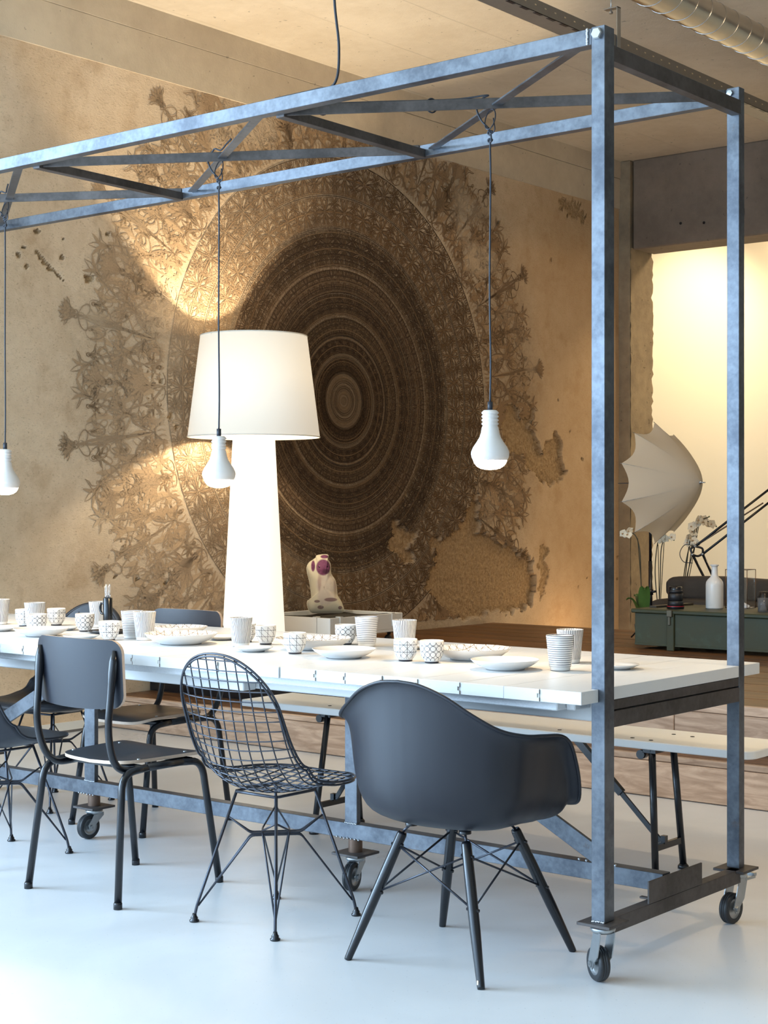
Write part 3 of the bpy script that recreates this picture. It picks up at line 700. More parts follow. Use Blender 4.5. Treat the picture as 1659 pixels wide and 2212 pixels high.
# casters
def caster(x, y, stem, yaw, brake=False):
    zt = .170; plate = MB()
    plate.box((x-.052, y-.052, zt-.008), (x+.052, y+.052, zt)) if not stem else plate.box((x-.058, y-.058, .118), (x+.058, y+.058, .126))
    zp = zt-.008 if not stem else .118
    c = P(plate, 'caster', M['steel_dark'], .001)
    if stem: MB().lathe([(.024, .126), (.024, .172)], 20, (x, y, 0)).build('stem', simple('rusty_pipe', (.16, .10, .07), .5, .5, var=.4), c, world=True)
    R_ = .0475; s_ = zp/.162
    T = Matrix.Translation((x, y, 0)) @ Matrix.Rotation(yaw, 4, 'Z')        # local x = axle, local y = trail
    ty = -.028
    MB().lathe([(.030, zp-.006), (.034, zp-.003), (.030, zp)], 20).move(T).build('bearing_ring', M['red'], c, world=True)
    fk = MB().lathe([(0, zp-.022), (.030, zp-.022), (.035, zp-.014), (.034, zp-.006), (.0, zp-.006)], 20)
    for sx in (-1, 1):
        poly = [(.030, zp-.018), (-.012, zp-.020), (-.044, R_+.008), (-.036, R_-.013), (-.020, R_-.013), (-.010, R_+.006), (.012, R_+.026), (.030, zp-.030)]
        M4 = Matrix(((0, 0, 1, 0), (1, 0, 0, 0), (0, 1, 0, 0), (0, 0, 0, 1)))
        fk.prism(poly, sx*.0215-.0015, sx*.0215+.0015, M4=M4)
    fk.move(T).build('fork', M['zinc'], c, world=True)
    ax = T @ Matrix.Translation((0, ty, R_)) @ Matrix.Rotation(PI/2, 4, 'Y')
    MB().lathe([(.031, -.014), (R_-.004, -.0155), (R_, -.010), (R_, -.004), (R_-.0015, -.0035), (R_-.0015, -.0025), (R_, -.002), (R_, .002), (R_-.0015, .0025), (R_-.0015, .0035), (R_, .004), (R_, .010), (R_-.004, .0155), (.031, .014)], 36).move(ax).build('tyre', M['rubber'], c, world=True)
    MB().lathe([(0, -.012), (.012, -.012), (.026, -.008), (.031, -.014), (.031, .014), (.026, .008), (.012, .012), (0, .012)], 30).move(ax).build('wheel_disc', M['zinc'], c, world=True)
    MB().tube([(0, 0, -.028), (0, 0, .028)], .005, 8).lathe([(0, -.027), (.009, -.027), (.009, -.0235), (0, -.0235)], 6, smooth=False).lathe([(0, .0235), (.009, .0235), (.009, .028), (0, .028)], 6, smooth=False).move(ax).build('axle_bolt', M['zinc'], c, world=True)
    if brake: MB().box((-.024, .02, zp-.034), (.024, .075, zp-.026)).box((-.018, .075, zp-.030), (.018, .09, zp-.020)).move(T).build('brake_pedal', M['zinc'], c, world=True)
YA = math.radians(39.04)
caster(-2.272, 3.745, False, YA+math.radians(197.5)); caster(-2.290, 4.568, False, YA-math.radians(45), True)
caster(-3.490, 4.150, True, YA-math.radians(25)); caster(-4.828, 4.150, True, YA-math.radians(42))
caster(-6.03, 3.745, False, .3); caster(-6.03, 4.568, False, .9)

# ================================================================== pendant lamps
M['bulb_body'] = simple('white_rubber_bulb', (.74, .71, .68), .55)
n = N('glowing_led_face'); M['led'] = n.set((1, 1, 1), .5, emit=(1, .80, .55), estr=45)
def pendant(x, y, zb, label, hook, tail=None):
    t = thing('pendant_lamp', label, 'lamp', (x, y, zb), 0, 'bulb pendants under the canopy')
    pr = [(0, .177), (.020, .177), (.0255, .172)]
    for k in range(4): z = .170-k*.0115; pr += [(.0270, z), (.0275, z-.003), (.0235, z-.006), (.0235, z-.008)]
    pr += [(.0265, .122), (.0275, .116), (.0290, .106), (.0335, .092), (.0430, .076), (.0540, .060), (.0600, .046), (.0607, .038), (.0590, .028), (.0550, .0195), (.0535, .0175)]
    MB().lathe(pr, 40).build('bulb_body', M['bulb_body'], t)
    MB().lathe([(.0535, .0175), (.050, .009), (.043, .000), (.032, -.007), (.017, -.011), (0, -.012)], 32).build('light_face', M['led'], t)
    MB().tube([(0, 0, .176), (0, 0, .204)], .0082, 14).build('cable_grip', M['cord'], t)
    hz = hook-zb
    pts = spline([(0, 0, .20), (.002, 0, .34), (-.003, .002, hz*.5), (.003, -.002, hz*.8), (0, 0, hz-.115), (.004, 0, hz-.09), (-.006, 0, hz-.06)], 10)
    MB().tube(pts, .0031, 8).build('cable', M['cord'], t)
    kn = MB()
    for dz, r in ((-.10, .007), (-.075, .008)): kn.tube([(r*math.cos(a), .003*math.sin(2*a), hz+dz+r*.7*math.sin(a)) for a in np.linspace(0, 2*PI, 16)[:-1]], .0035, 7, closed=True)
    kn.build('knot', M['cord'], t)
    rg = MB().tube([(.024*math.cos(a)*.8, .010*math.sin(a), hz-.032+.034*math.sin(a)) for a in np.linspace(0, 2*PI, 26)[:-1]], .0022, 7, closed=True)
    rg.tube(bend([(.012, .0, hz-.03), (.02, 0, hz-.07), (.0, 0, hz-.082), (-.01, 0, hz-.06)], .012), .0022, 6)
    rg.build('hook', M['wire'], t)
    lp = spline([(-.006, 0, hz-.06), (-.03, -.01, hz-.03), (-.042, -.015, hz+.01), (-.02, -.012, hz+.035), (.0, -.02, hz+.040)]+(tail or []), 8)
    MB().tube(lp, .0031, 7).build('cable_loop', M['cord'], t)
    o = light('pendant_light', 'SPOT', (x, y, zb-.022), 17, (1, .72, .42), rot=(0, 0, 0), spot_size=2.75, spot_blend=.35, shadow_soft_size=.035)
    return t
pend1 = pendant(-2.932, 4.15, 1.424, 'white bulb pendant hanging nearest the tall steel corner post', 2.556, [(-.10, -.068, 1.165), (-.30, -.203, 1.163), (-.52, -.352, 1.160)])
for f in (.15, .44): MB().tube([(-.006+.024*math.cos(a)*.3, .022*math.cos(a)*.8, .022*math.sin(a)) for a in np.linspace(0, 2*PI, 18)[:-1]], .003, 6, closed=True).move(Matrix.Translation((-f, -f*.677, 1.148))).build('cable_tie', M['cord'], pend1)
pendant(-4.141, 4.15, 1.376, 'white bulb pendant hanging in front of the big white lampshade', 2.558, [(.03, -.020, 1.213), (.12, -.084, 1.210), (.20, -.14, 1.207)])
pendant(-5.384, 4.15, 1.357, 'white bulb pendant at the far end of the canopy, alone before the bare plaster', 2.558, [(.03, -.020, 1.232), (.12, -.084, 1.229), (.20, -.14, 1.226)])
pc = thing('power_cable', 'thin black power cable dropping from the ceiling onto the steel canopy rail', 'cable', (-3.23, 3.742, 2.593))
MB().tube(spline([(-.25, .0, .003), (-.08, .0, .004), (0, 0, .012), (.008, .01, .12), (-.012, .01, .30), (0, 0, .60), (.01, 0, 1.2), (0, 0, 1.727)], 10), .0042, 8).build('cable', M['cord'], pc)

# ================================================================== bench
bench = thing('folding_bench', 'long white folding bench with black tube legs behind the table', 'bench', (-3.6, 5.04, 0))
B = lambda mb, name, m, bevel=0: mb.build(name, m, bench, world=True, bevel=bevel)
xr, yf, yb = -2.395, 4.885, 5.205; rc = .05
poly = [(-4.74, yf), (xr-rc, yf)]+[(xr-rc+rc*math.sin(a), yf+rc-rc*math.cos(a)) for a in np.linspace(0, PI/2, 8)[1:]]+[(xr-rc+rc*math.cos(a), yb-rc+rc*math.sin(a)) for a in np.linspace(0, PI/2, 8)]+[(-4.74, yb)]
B(MB().prism(poly, .452, .48), 'bench_top', M['bench_top'], .003)
for x, y in ((-2.87, 4.93), (-2.79, 4.92), (-2.80, 5.10), (-2.72, 5.09), (-3.18, 4.94), (-4.30, 4.95), (-4.22, 4.94)):
    B(MB().lathe([(0, .4803), (.008, .4803), (.0075, .4815), (0, .482)], 12, (x, y, 0)), 'screw', M['black'])
for x, (t0, f0), (t1, f1) in ((-2.775, (4.90, 4.925), (5.05, 5.125)), (-4.275, (4.91, 4.745), (5.07, 5.03))):
    xb = x+(.07 if x < -4 else 0)
    B(MB().tube([(x, t0, .452), (xb, f0, .012)], .0125, 12), 'leg', M['black']); B(MB().tube([(x, t1, .452), (xb, f1, .012)], .0125, 12), 'leg', M['black'])
    for yf_ in (f0, f1): B(MB().lathe([(0, 0), (.020, 0), (.020, .010), (.013, .018), (0, .018)], 14, (xb, yf_, 0)), 'foot_pad', M['black'])
    xc = x+(xb-x)*.78; yc0 = t0+(f0-t0)*.78; yc1 = t1+(f1-t1)*.78
    B(MB().beam((xc, yc0, .105), (xc, yc1, .105), .014, .022), 'leg_crossbar', M['black'])
    B(MB().box((x-.03, t0-.012, .440), (x+.02, t1+.03, .452)).tube([(x-.04, t0-.012, .432), (x-.04, t0+.02, .432)], .016, 14), 'hinge_plate', M['black'])
    s_ = -1 if x > -3.5 else 1; ym = (yc0+yc1)/2-.03
    B(MB().beam((x+s_*.36, ym, .448), (x+s_*.17, ym, .27), .020, .026), 'folding_stay', M['black'])
    B(MB().beam((x+s_*.19, ym, .288), (xc+s_*.012, ym, .118), .008, .018), 'folding_stay', M['black'])
    B(MB().box((xc-.008, ym-.010, .112), (xc+.010, ym+.010, .140)), 'stay_bracket', M['black'])

# ================================================================== chairs
def school_chair(label, loc, rot):
    t = thing('school_chair', label, 'chair', loc, rot, 'black plywood school chairs')
    r = .0125
    for sx in (-1, 1):
        MB().tube(bend([(sx*.226, -.235, .004), (sx*.196, -.190, .425), (sx*.196, -.08, .433)], .07, 7), r, 12).build('leg', M['black'], t)
        MB().tube(bend([(sx*.212, .238, .004), (sx*.190, .175, .425), (sx*.196, .07, .433)], .07, 7), r, 12).build('leg', M['black'], t)
        MB().tube([(sx*.196, -.085, .433), (sx*.196, .075, .433)], r, 12).build('seat_rail', M['black'], t)
        for y in (-.235, .238): MB().lathe([(0, 0), (.0145, 0), (.0145, .018), (.0125, .022), (0, .022)], 12, (sx*(.226 if y < 0 else .212), y, 0)).build('foot_cap', M['black'], t)
        bp = bend([(sx*.165, .12, .432), (sx*.168, -.19, .424), (sx*.180, -.240, .55), (sx*.186, -.215, .828)], .075, 8)
        rs = [r]*(len(bp)-1)+[r*.55]; q = Vector(bp[-1]); p_ = Vector(bp[-2])
        ext = [p_.lerp(q, k/6) for k in range(1, 7)]; bp = bp[:-1]+ext; rs = [r]*(len(bp)-6)+[r, r, r*1.1, r*1.25, r*1.2, r*.6]
        MB().tube(bp, rs, 12).build('back_tube', M['black'], t)
    for y in (.12, -.10): MB().tube([(-.196, y, .433), (.196, y, .433)], r*.9, 10).build('cross_rail', M['black'], t)
    # plywood seat, waterfall front, slightly dished, pale edge
    def outline(u):
        a = u*2*PI; c, s_ = math.cos(a), math.sin(a); p = .38
        X = math.copysign(abs(c)**p, c); Y = math.copysign(abs(s_)**p, s_)
        return X*(.192+.018*Y), .035+Y*.195
    n_ = 56; rings = []
    def zs_(x, y): return .4570-.014*math.exp(-((x/.11)**2+((y+.04)/.12)**2))-(.30*max(0, y-.15)**2*8)+.004*(x/.2)**2
    for f in (0.02, .3, .55, .75, .9, 1.0):
        rings.append([(outline(k/n_)[0]*f, .035+(outline(k/n_)[1]-.035)*f) for k in range(n_)])
    mb = MB(); T_ = [[(x, y, zs_(x, y)) for x, y in rg] for rg in rings]; Bt = [[(x, y, z-.011) for x, y, z in rg] for rg in T_]
    mb.grid(T_, 0, True, True); mb.grid([list(reversed(r_)) for r_ in Bt], 0, True, True)
    mb.grid([Bt[-1], T_[-1]][::-1], 1, True, True)
    mb.build('seat', [M['black_matt'], M['ply_edge']], t)
    # bent plywood backrest
    Wd, z0, z1, nx, nz_ = .212, .640, .862, 28, 14
    def bk(u, v, off):
        x = Wd*u; cz = (z0+z1)/2; hh = (z1-z0)/2; rr = .045
        ex = max(0, abs(x)-(Wd-rr)); h2 = hh-rr+math.sqrt(max(0, rr*rr-ex*ex)); z = cz+h2*v-.010*(1-u*u)*(v < 0)*abs(v)
        y = -.190-.030*(1-u*u)-.06*(z-z0)+off; return (x, y, z)
    mb = MB()
    F_ = [[bk(math.sin(u*PI/2)*.9999, v, .0055) for v in np.linspace(-1, 1, nz_)] for u in np.linspace(-1, 1, nx)]
    K_ = [[bk(math.sin(u*PI/2)*.9999, v, -.0055) for v in np.linspace(-1, 1, nz_)] for u in np.linspace(-1, 1, nx)]
    mb.grid([list(reversed(r_)) for r_ in F_]); mb.grid(K_)
    per = lambda G: [r_[-1] for r_ in G]+[q for q in reversed(G[-1])][1:]+[r_[0] for r_ in reversed(G)][1:]+[q for q in G[0]][1:-1]
    mb.grid([per(F_), per(K_)], 1, True, True)
    mb.build('backrest', [M['black_matt'], M['ply_edge']], t)
    for sx in (-1, 1):
        MB().lathe([(.006, 0), (.006, .002), (0, .003)], 10).move(Matrix.Translation((sx*.182, -.194, .775)) @ Matrix.Rotation(-PI/2, 4, 'X')).build('screw', M['zinc'], t)
        for y in (-.09, .12): MB().lathe([(.006, 0), (.006, .002), (0, .003)], 10, (sx*.165, y, zs_(sx*.165, y))).build('screw', M['zinc'], t)
    return t
school_chair('black plywood school chair seen from behind, at the near side of the table', (-4.130, 3.690, 0), 0)
school_chair('black plywood school chair facing us across the table, in front of the lamp', (-4.890, 4.505, 0), PI)

PROF = [(.235, .437), (.20, .441), (.12, .428), (.03, .412), (-.06, .408), (-.125, .425), (-.175, .470), (-.208, .55), (-.232, .65), (-.252, .75), (-.268, .83), (-.272, .852)]
PS = [(p.x, p.y) for p in spline([(y, z, 0) for y, z in PROF], 10)]
_d = [0]
for a, b in zip(PS, PS[1:]): _d.append(_d[-1]+math.hypot(b[0]-a[0], b[1]-a[1]))
LT = _d[-1]
def prof(v):
    s_ = max(0, min(1, v))*LT; i = 0
    while i < len(_d)-2 and _d[i+1] < s_: i += 1
    t = (s_-_d[i])/(_d[i+1]-_d[i]); a, b = PS[i], PS[i+1]
    return a[0]+(b[0]-a[0])*t, a[1]+(b[1]-a[1])*t
def halfw(v):
    base = np.interp(v, [0, .1, .3, .45, .6, .8, 1], [.19, .215, .232, .228, .215, .205, .19])
    e0 = .19; e1 = .22; k = 1.0
    if v < e0: k = (1-((e0-v)/e0)**2.4)**(1/2.4)
    if v > 1-e1: k = (1-((v-1+e1)/e1)**2.2)**(1/2.2)
    return base*k
def shell_pt(x, v):
    y, z = prof(v); y2, z2 = prof(min(1, v+.01)); y1, z1 = prof(max(0, v-.01)); ty, tz = y2-y1, z2-z1; l = math.hypot(ty, tz) or 1
    ny_, nz2 = tz/l, -ty/l                       # towards the sitter
    lift = np.interp(v, [0, .15, .35, .50, .65, .85, 1], [.004, .022, .055, .088, .065, .038, .02])*(abs(x)/.228)**2.1
    return (x, y+ny_*lift, z+nz2*lift)
def rim_pts(n_=90, off=0):
    R_ = [shell_pt((halfw(v)+off), v) for v in np.clip(.5-.5*np.cos(np.linspace(.0, PI, n_)), 0, 1)]
    return R_+[(-x, y, z) for x, y, z in reversed(R_)][1:-1]
def wire_base(t, ztop=.392):
    ft = [(.172, .188), (-.172, .188), (-.172, -.188), (.172, -.188)]; tp = [(.090, .095), (-.090, .095), (-.090, -.095), (.090, -.095)]
    for (fx, fy), (tx, ty) in zip(ft, tp):
        MB().tube(bend([(tx*.93, ty*.93, ztop+.016), (fx*.97, fy*.97, .05), (fx, fy, .012)], .03), .0048, 8).build('leg', M['wire'], t)
        MB().lathe([(0, 0), (.015, 0), (.016, .005), (.011, .009), (.012, .013), (.008, .018), (.006, .026), (0, .026)], 14, (fx, fy, 0)).build('glide', M['black'], t)
    mb = MB(); L = lambda i, k: Vector((tp[i][0], tp[i][1], ztop)).lerp(Vector((ft[i][0], ft[i][1], .012)), k)
    for i, j, g, e in ((2, 0, .013, .078), (1, 3, .042, .022)):      # the two leg diagonals, each a pair of bent rods
        d = (Vector((ft[j][0], ft[j][1], 0))-Vector((ft[i][0], ft[i][1], 0))).normalized(); w = Vector((-d.y, d.x, 0))
        for sg in (1, -1):
            c = Vector((0, 0, .266 if g < .02 else .274))+w*(g*sg)
            mb.tube(bend([L(i, .90), c-d*e, c+d*e, L(j, .90)], .012, 3), .0031, 6)
            c = c+Vector((0, 0, .007))
            mb.tube(bend([L(i, .17), c-d*e, c+d*e, L(j, .17)], .012, 3), .0031, 6)
    mb.build('strut', M['wire'], t)
    mb = MB().tube([(x, y, ztop+.012) for x, y in ((.078, .095), (-.078, .095), (-.090, .082), (-.090, -.082), (-.078, -.095), (.078, -.095), (.090, -.082), (.090, .082))], .0048, 6, closed=True); mb.build('mount_ring', M['wire'], t)
wc = thing('wire_chair', 'black wire grid chair standing between the school chair and the armchair', 'chair', (-3.430, 3.690, 0))
mb = MB(); vs_ = np.linspace(0, 1, 160)
for k in range(-5, 6):
    x = k*.0395; seg = [shell_pt(x, v) for v in vs_ if halfw(v) >= abs(x)+.002]
    mb.tube(seg[::2]+[seg[-1]], .0022, 6)
for v in np.linspace(.028, .975, 26):
    w_ = halfw(v); mb.tube([shell_pt(x, v) for x in np.linspace(-w_, w_, 13)], .0022, 6)
mb.build('wire_grid', M['wire'], wc)
MB().tube(rim_pts(), .0036, 8, closed=True).tube([(x, y-.004, z-.008) for x, y, z in rim_pts(90, -.002)], .0034, 8, closed=True).build('rim_wire', M['wire'], wc)
wire_base(wc)
def side_shell(t, m, thick=.006):
    mb = MB(); G = []
    for v in .5-.5*np.cos(np.linspace(0, PI, 60)):
        w_ = max(halfw(v), .002); G.append([shell_pt(w_*u, v) for u in np.linspace(-1, 1, 25)])
    mb.grid(G); o = mb.build('shell', m, t)
    s_ = o.modifiers.new('solid', 'SOLIDIFY'); s_.thickness = thick; s_.offset = 0
    return o
sh = thing('shell_chair', 'black plastic shell chair on wire legs, cut off by the picture edge', 'chair', (-4.853, 3.715, 0))
side_shell(sh, M['black_matt']); MB().tube(rim_pts(), .0045, 8, closed=True).build('rim', M['black_matt'], sh); wire_base(sh)
uc = thing('padded_chair', 'black padded shell chair with a rounded back beyond the table', 'chair', (-5.545, 4.530, 0), PI+.10)
side_shell(uc, M['fabric_black'], .030)
MB().tube(rim_pts(90, .002), .014, 10, closed=True).build('piping', M['fabric_black'], uc)
for x in (-.075, .075):
    MB().tube([(lambda p: (p[0], p[1]+.016*(.4 if v < .5 else 1), p[2]+.014*(v < .5)))(shell_pt(x*(1+.3*math.sin(v*3)), v)) for v in np.linspace(.06, .96, 40)], .0025, 6).build('seam', M['black'], uc)
wire_base(uc, .388)

# ---- armchair with a moulded shell on dowel legs
arm = thing('armchair', 'dark grey moulded armchair with dowel legs, nearest the corner post', 'chair', (-2.735, 3.715, 0))
RIM = [(0, .236, .428), (.10, .237, .430), (.175, .222, .436), (.245, .200, .440), (.296, .165, .462), (.313, .138, .53), (.318, .100, .612), (.318, .070, .645), (.316, .03, .660), (.318, -.05, .668), (.312, -.13, .676), (.276, -.195, .695), (.215, -.236, .735), (.145, -.262, .780), (.07, -.274, .807), (0, -.277, .814)]
half = spline(RIM, 6)
full = list(half)+[Vector((-p.x, p.y, p.z)) for p in reversed(half)][1:-1]
hr = [0, .22, .45, .61, .735, .815, .862, .885, .900, .915, .938, .975, 1.015]; hz = [0, .0, .008, .035, .09, .20, .36, .52, .68, .83, .93, .985, 1.0]
C0 = Vector((0, -.015, .392)); G = []
for r_, z_ in zip(hr, hz):
    row = []
    for p in full:
        d = Vector((p.x, p.y, 0))-Vector((0, -.015, 0)); front = max(0, min(1, (p.y-.10)/.12))
        side = min(1, abs(p.x)/.31); side = side*side*(3-2*side); rr = r_+(1-side)*(min(1.0, r_/.85)*.99-r_)*.55*(r_ < 1); hgt = (p.z-C0.z)
        zz = z_*(1-front)+front*(z_**.55)
        row.append((d.x*rr, -.015+d.y*rr, C0.z+hgt*zz))
    G.append(row)
mb = MB().grid([list(c) for c in zip(*G)] + [[r_[0] for r_ in G]])
o = mb.build('shell', M['black_matt'], arm)
s_ = o.modifiers.new('solid', 'SOLIDIFY'); s_.thickness = .006; s_.offset = 0
ss = o.modifiers.new('sub', 'SUBSURF'); ss.levels = 1; ss.render_levels = 1
wd = o.modifiers.new('weld', 'WELD'); wd.merge_threshold = .0005
o.modifiers.move(2, 0)
MB().tube(G[-1], .0052, 8, closed=True).build('rim', M['black_matt'], arm)
FT = [(.232, .246), (-.232, .230), (-.222, -.234), (.238, -.222)]; TP = [(.112, .122), (-.112, .122), (-.112, -.118), (.112, -.118)]
LP = []
for (fx, fy), (tx, ty) in zip(FT, TP):
    a, b = Vector((tx, ty, .362)), Vector((fx, fy, .0)); LP.append((a, b))
    MB().tube([a, a.lerp(b, .02), a.lerp(b, .3), a.lerp(b, .62), a.lerp(b, .985), b+Vector((0, 0, .0))], [.012, .0145, .0155, .0150, .0108, .0100], 14).build('leg', M['black'], arm)
    MB().tube(bend([(tx*.62, ty*.62, .392), (tx*.85, ty*.85, .386), a], .02), .004, 6).build('leg_rod', M['wire'], arm)
mb = MB()
for i in range(4):
    j = (i+1) % 4
    for p_, q_ in ((i, j), (j, i)): mb.tube([LP[p_][0].lerp(LP[p_][1], .10), LP[q_][0].lerp(LP[q_][1], .47)], .0032, 6)
mb.build('cross_wire', M['wire'], arm)
for a, b in LP:
    for k in (.10, .47):
        c = a.lerp(b, k); MB().lathe([(0, -.02), (.005, -.02), (.005, .02), (0, .02)], 8).move(Matrix.Translation(c) @ Matrix.Rotation(PI/2, 4, 'Y')).build('leg_bolt', M['black'], arm)
for sx in (-1, 1):
    for sy in (-1, 1): MB().lathe([(.018, .380), (.018, .392), (.010, .397), (0, .397)], 12, (sx*.095, sy*.09-.01, 0)).build('shock_mount', M['black'], arm)
# wear on the near leg
c = LP[3][0].lerp(LP[3][1], .95); MB().box((-.003, -.0128, -.006), (.002, -.0118, .006)).move(Matrix.Translation(c)).build('chipped_paint', simple('bare_beech', (.7, .55, .42)), arm)

# ================================================================== tableware
TALL = [(.0, .004), (.027, .003), (.029, 0), (.031, .002), (.031, .009), (.0335, .013), (.0365, .045), (.0400, .080), (.0428, .104), (.0425, .106), (.0405, .105), (.0345, .045), (.031, .015), (0, .012)]
SMALL = [(0, .003), (.020, .002), (.0215, 0), (.0225, .001), (.0225, .006), (.027, .0105), (.0335, .021), (.0372, .034), (.0384, .050), (.0384, .069), (.0375, .071), (.0358, .069), (.0348, .036), (.024, .016), (0, .012)]
SAUCER = [(0, .002), (.036, .002), (.038, 0), (.0395, .0025), (.052, .0055), (.0660, .0125), (.0675, .0140), (.0662, .0150), (.050, .0088), (.036, .0065), (0, .006)]
PLATE = [(0, .003), (.055, .003), (.058, 0), (.061, .004), (.080, .011), (.0975, .022), (.1045, .029), (.1050, .0308), (.1035, .0308), (.088, .019), (.066, .011), (0, .009)]
BOWL = [(0, .003), (.070, .003), (.073, 0), (.076, .004), (.100, .012), (.122, .027), (.1315, .037), (.1325, .0392), (.131, .0392), (.112, .023), (.082, .012), (0, .010)]
KIND = {
 'th': ('tall_cup', TALL, 'hstripe', 'cup', 'tall striped cups'), 'tv': ('tall_cup', TALL, 'vstripe', 'cup', 'tall striped cups'),
 'sc': ('small_cup', SMALL, 'circle', 'cup', 'small patterned cups'), 'sx': ('small_cup', SMALL, 'cross', 'cup', 'small patterned cups'), 'st': ('small_cup', SMALL, 'tri', 'cup', 'small patterned cups'),
 'sa': ('saucer', SAUCER, 'plain', 'saucer', 'small white saucers'), 'pl': ('plate', PLATE, 'plain', 'plate', 'white dinner plates'), 'bo': ('large_bowl_plate', BOWL, 'plate', 'plate', 'large patterned bowl plates')}
PROTO = {}
def ware(kind, x, y, label, s=1.0, rz=0):
    nm, prof_, mat, cat, grp = KIND[kind]
    if kind not in PROTO:
        PROTO[kind] = MB().lathe(prof_, 44).build(nm, M[mat]); o = PROTO[kind]
    else: o = PROTO[kind].copy(); COL.objects.link(o)
    o.location = (x, y, .8008); o.rotation_euler = (0, 0, rz); o.scale = (s, s, s); tag(o, label, cat, grp); return o
rz = lambda: random.uniform(0, 6)
for k, x, y, l, s in (
 ('tv', -5.505, 4.215, 'tall cup with vertical lines, cut by the left picture edge', 1), ('sx', -5.338, 4.214, 'small cup with crossed lines, half hidden behind a tall lined cup on its right', 1),
 ('tv', -5.203, 4.159, 'tall cup with vertical lines directly behind the small ring-pattern cup far down the table', 1), ('sc', -5.060, 4.056, 'small ring-pattern cup standing behind the plain plate nearest the school chair back', 1),
 ('sx', -5.277, 4.331, 'small cup with crossed lines standing alone right of the far tall lined cup', 1), ('pl', -4.882, 3.933, 'plain white plate just beyond the left corner of the near school chair back', 1),
 ('sa', -5.046, 4.191, 'white saucer between the far crossed-line cup and the ring-pattern cup', .72), ('sa', -5.213, 3.993, 'white saucer at the left picture edge before the cut-off tall cup', 1),
 ('sa', -4.646, 3.930, 'white saucer right above the middle of the near school chair back', 1), ('sc', -4.931, 4.191, 'small ring-pattern cup beside the black straw holder', 1),
 ('tv', -5.058, 4.374, 'tall cup with vertical lines half hidden by the black straw holder', 1), ('sx', -4.532, 3.968, 'small cup with crossed lines in front of the black tray', 1),
 ('th', -4.530, 4.079, 'tall cup with horizontal stripes overlapped by a tall lined cup at the patterned bowl', .98), ('tv', -4.430, 4.051, 'tall cup with vertical lines at the left rim of the patterned bowl plate', 1),
 ('bo', -4.207, 4.023, 'large patterned bowl plate left of the lit column lamp', 1), ('bo', -4.532, 4.334, 'large bowl plate hidden behind another before the far school chair', .78),
 ('sa', -4.221, 4.248, 'white saucer behind the scribbled tall cup in front of the lamp', 1), ('tv', -3.971, 4.090, 'tall cup with dense scribbled lines before the glowing lamp column', .96),
 ('sx', -4.081, 4.229, 'small cup peeping out behind the scribbled tall cup', .96), ('st', -3.956, 4.202, 'small triangle-pattern cup right beside the scribbled tall cup', .97),
 ('sa', -3.796, 3.972, 'white saucer in front of the scribbled tall cup', 1), ('st', -3.627, 3.996, 'small triangle-pattern cup in front of the middle bowl plate', 1),
 ('bo', -3.697, 4.168, 'large patterned bowl plate in the middle, behind a triangle cup', 1), ('pl', -3.401, 3.986, 'plain white plate in the middle near the table edge, above the armchair lip', 1),
 ('sc', -3.732, 4.383, 'small ring-pattern cup by the white dog bed, behind the bowl plate', 1), ('th', -3.624, 4.371, 'tall cup with horizontal stripes in front of the white dog bed', .99),
 ('tv', -3.405, 4.311, 'tall cup with vertical lines behind a crossed-line cup in the middle', 1), ('sa', -3.430, 4.400, 'white saucer behind the pair of small cups in the middle', .9),
 ('sx', -3.176, 4.026, 'small cup with crossed lines in front of a tall lined cup', 1), ('sc', -3.073, 4.030, 'small ring-pattern cup at the left rim of the right bowl plate', 1),
 ('bo', -3.045, 4.208, 'large patterned bowl plate on the right, behind a ring-pattern cup', .96), ('pl', -2.776, 4.008, 'plain white plate on the right, above the armchair back', 1),
 ('th', -2.631, 4.090, 'tall cup with horizontal stripes nearest the steel corner post', 1), ('tv', -2.733, 4.306, 'tall cup with vertical lines behind the striped cup at the post', 1),
 ('sa', -2.520, 4.240, 'white saucer at the table end, partly behind the steel post', 1)):
    ware(k, x, y, l, s, rz())
hold = thing('straw_holder', 'black cylinder holding clear straws on a black tray', 'holder', (-4.860, 4.248, .806))
MB().lathe([(0, 0), (.0175, 0), (.0185, .002), (.0185, .126), (.0170, .128), (.0165, .120), (0, .118)], 28).build('cylinder', M['black'], hold)
n = N('clear_acrylic'); n.b.inputs['Transmission Weight'].default_value = .9; n.b.inputs['IOR'].default_value = 1.3; M['acrylic'] = n.set((.93, .92, .92), .12)
for k in range(5):
    a = k*1.26; MB().tube([(.008*math.cos(a), .008*math.sin(a), .119), (.009*math.cos(a), .009*math.sin(a), .176+.006*math.sin(k*2))], .0036, 10).build('straw', M['acrylic'], hold)
MB().tube([(.015*math.cos(a)-.030, 0, .085+.022*math.sin(a)) for a in np.linspace(0, 2*PI, 20)[:-1]], .005, 8, closed=True).build('handle', M['black'], hold)
tr = thing('tray', 'small black tray under the straw holder', 'tray', (-4.800, 4.200, .8008))
MB().lathe([(0, 0), (.070, 0), (.080, .006), (.082, .010), (.079, .010), (.069, .005), (0, .005)], 36).build('tray_dish', M['black'], tr)

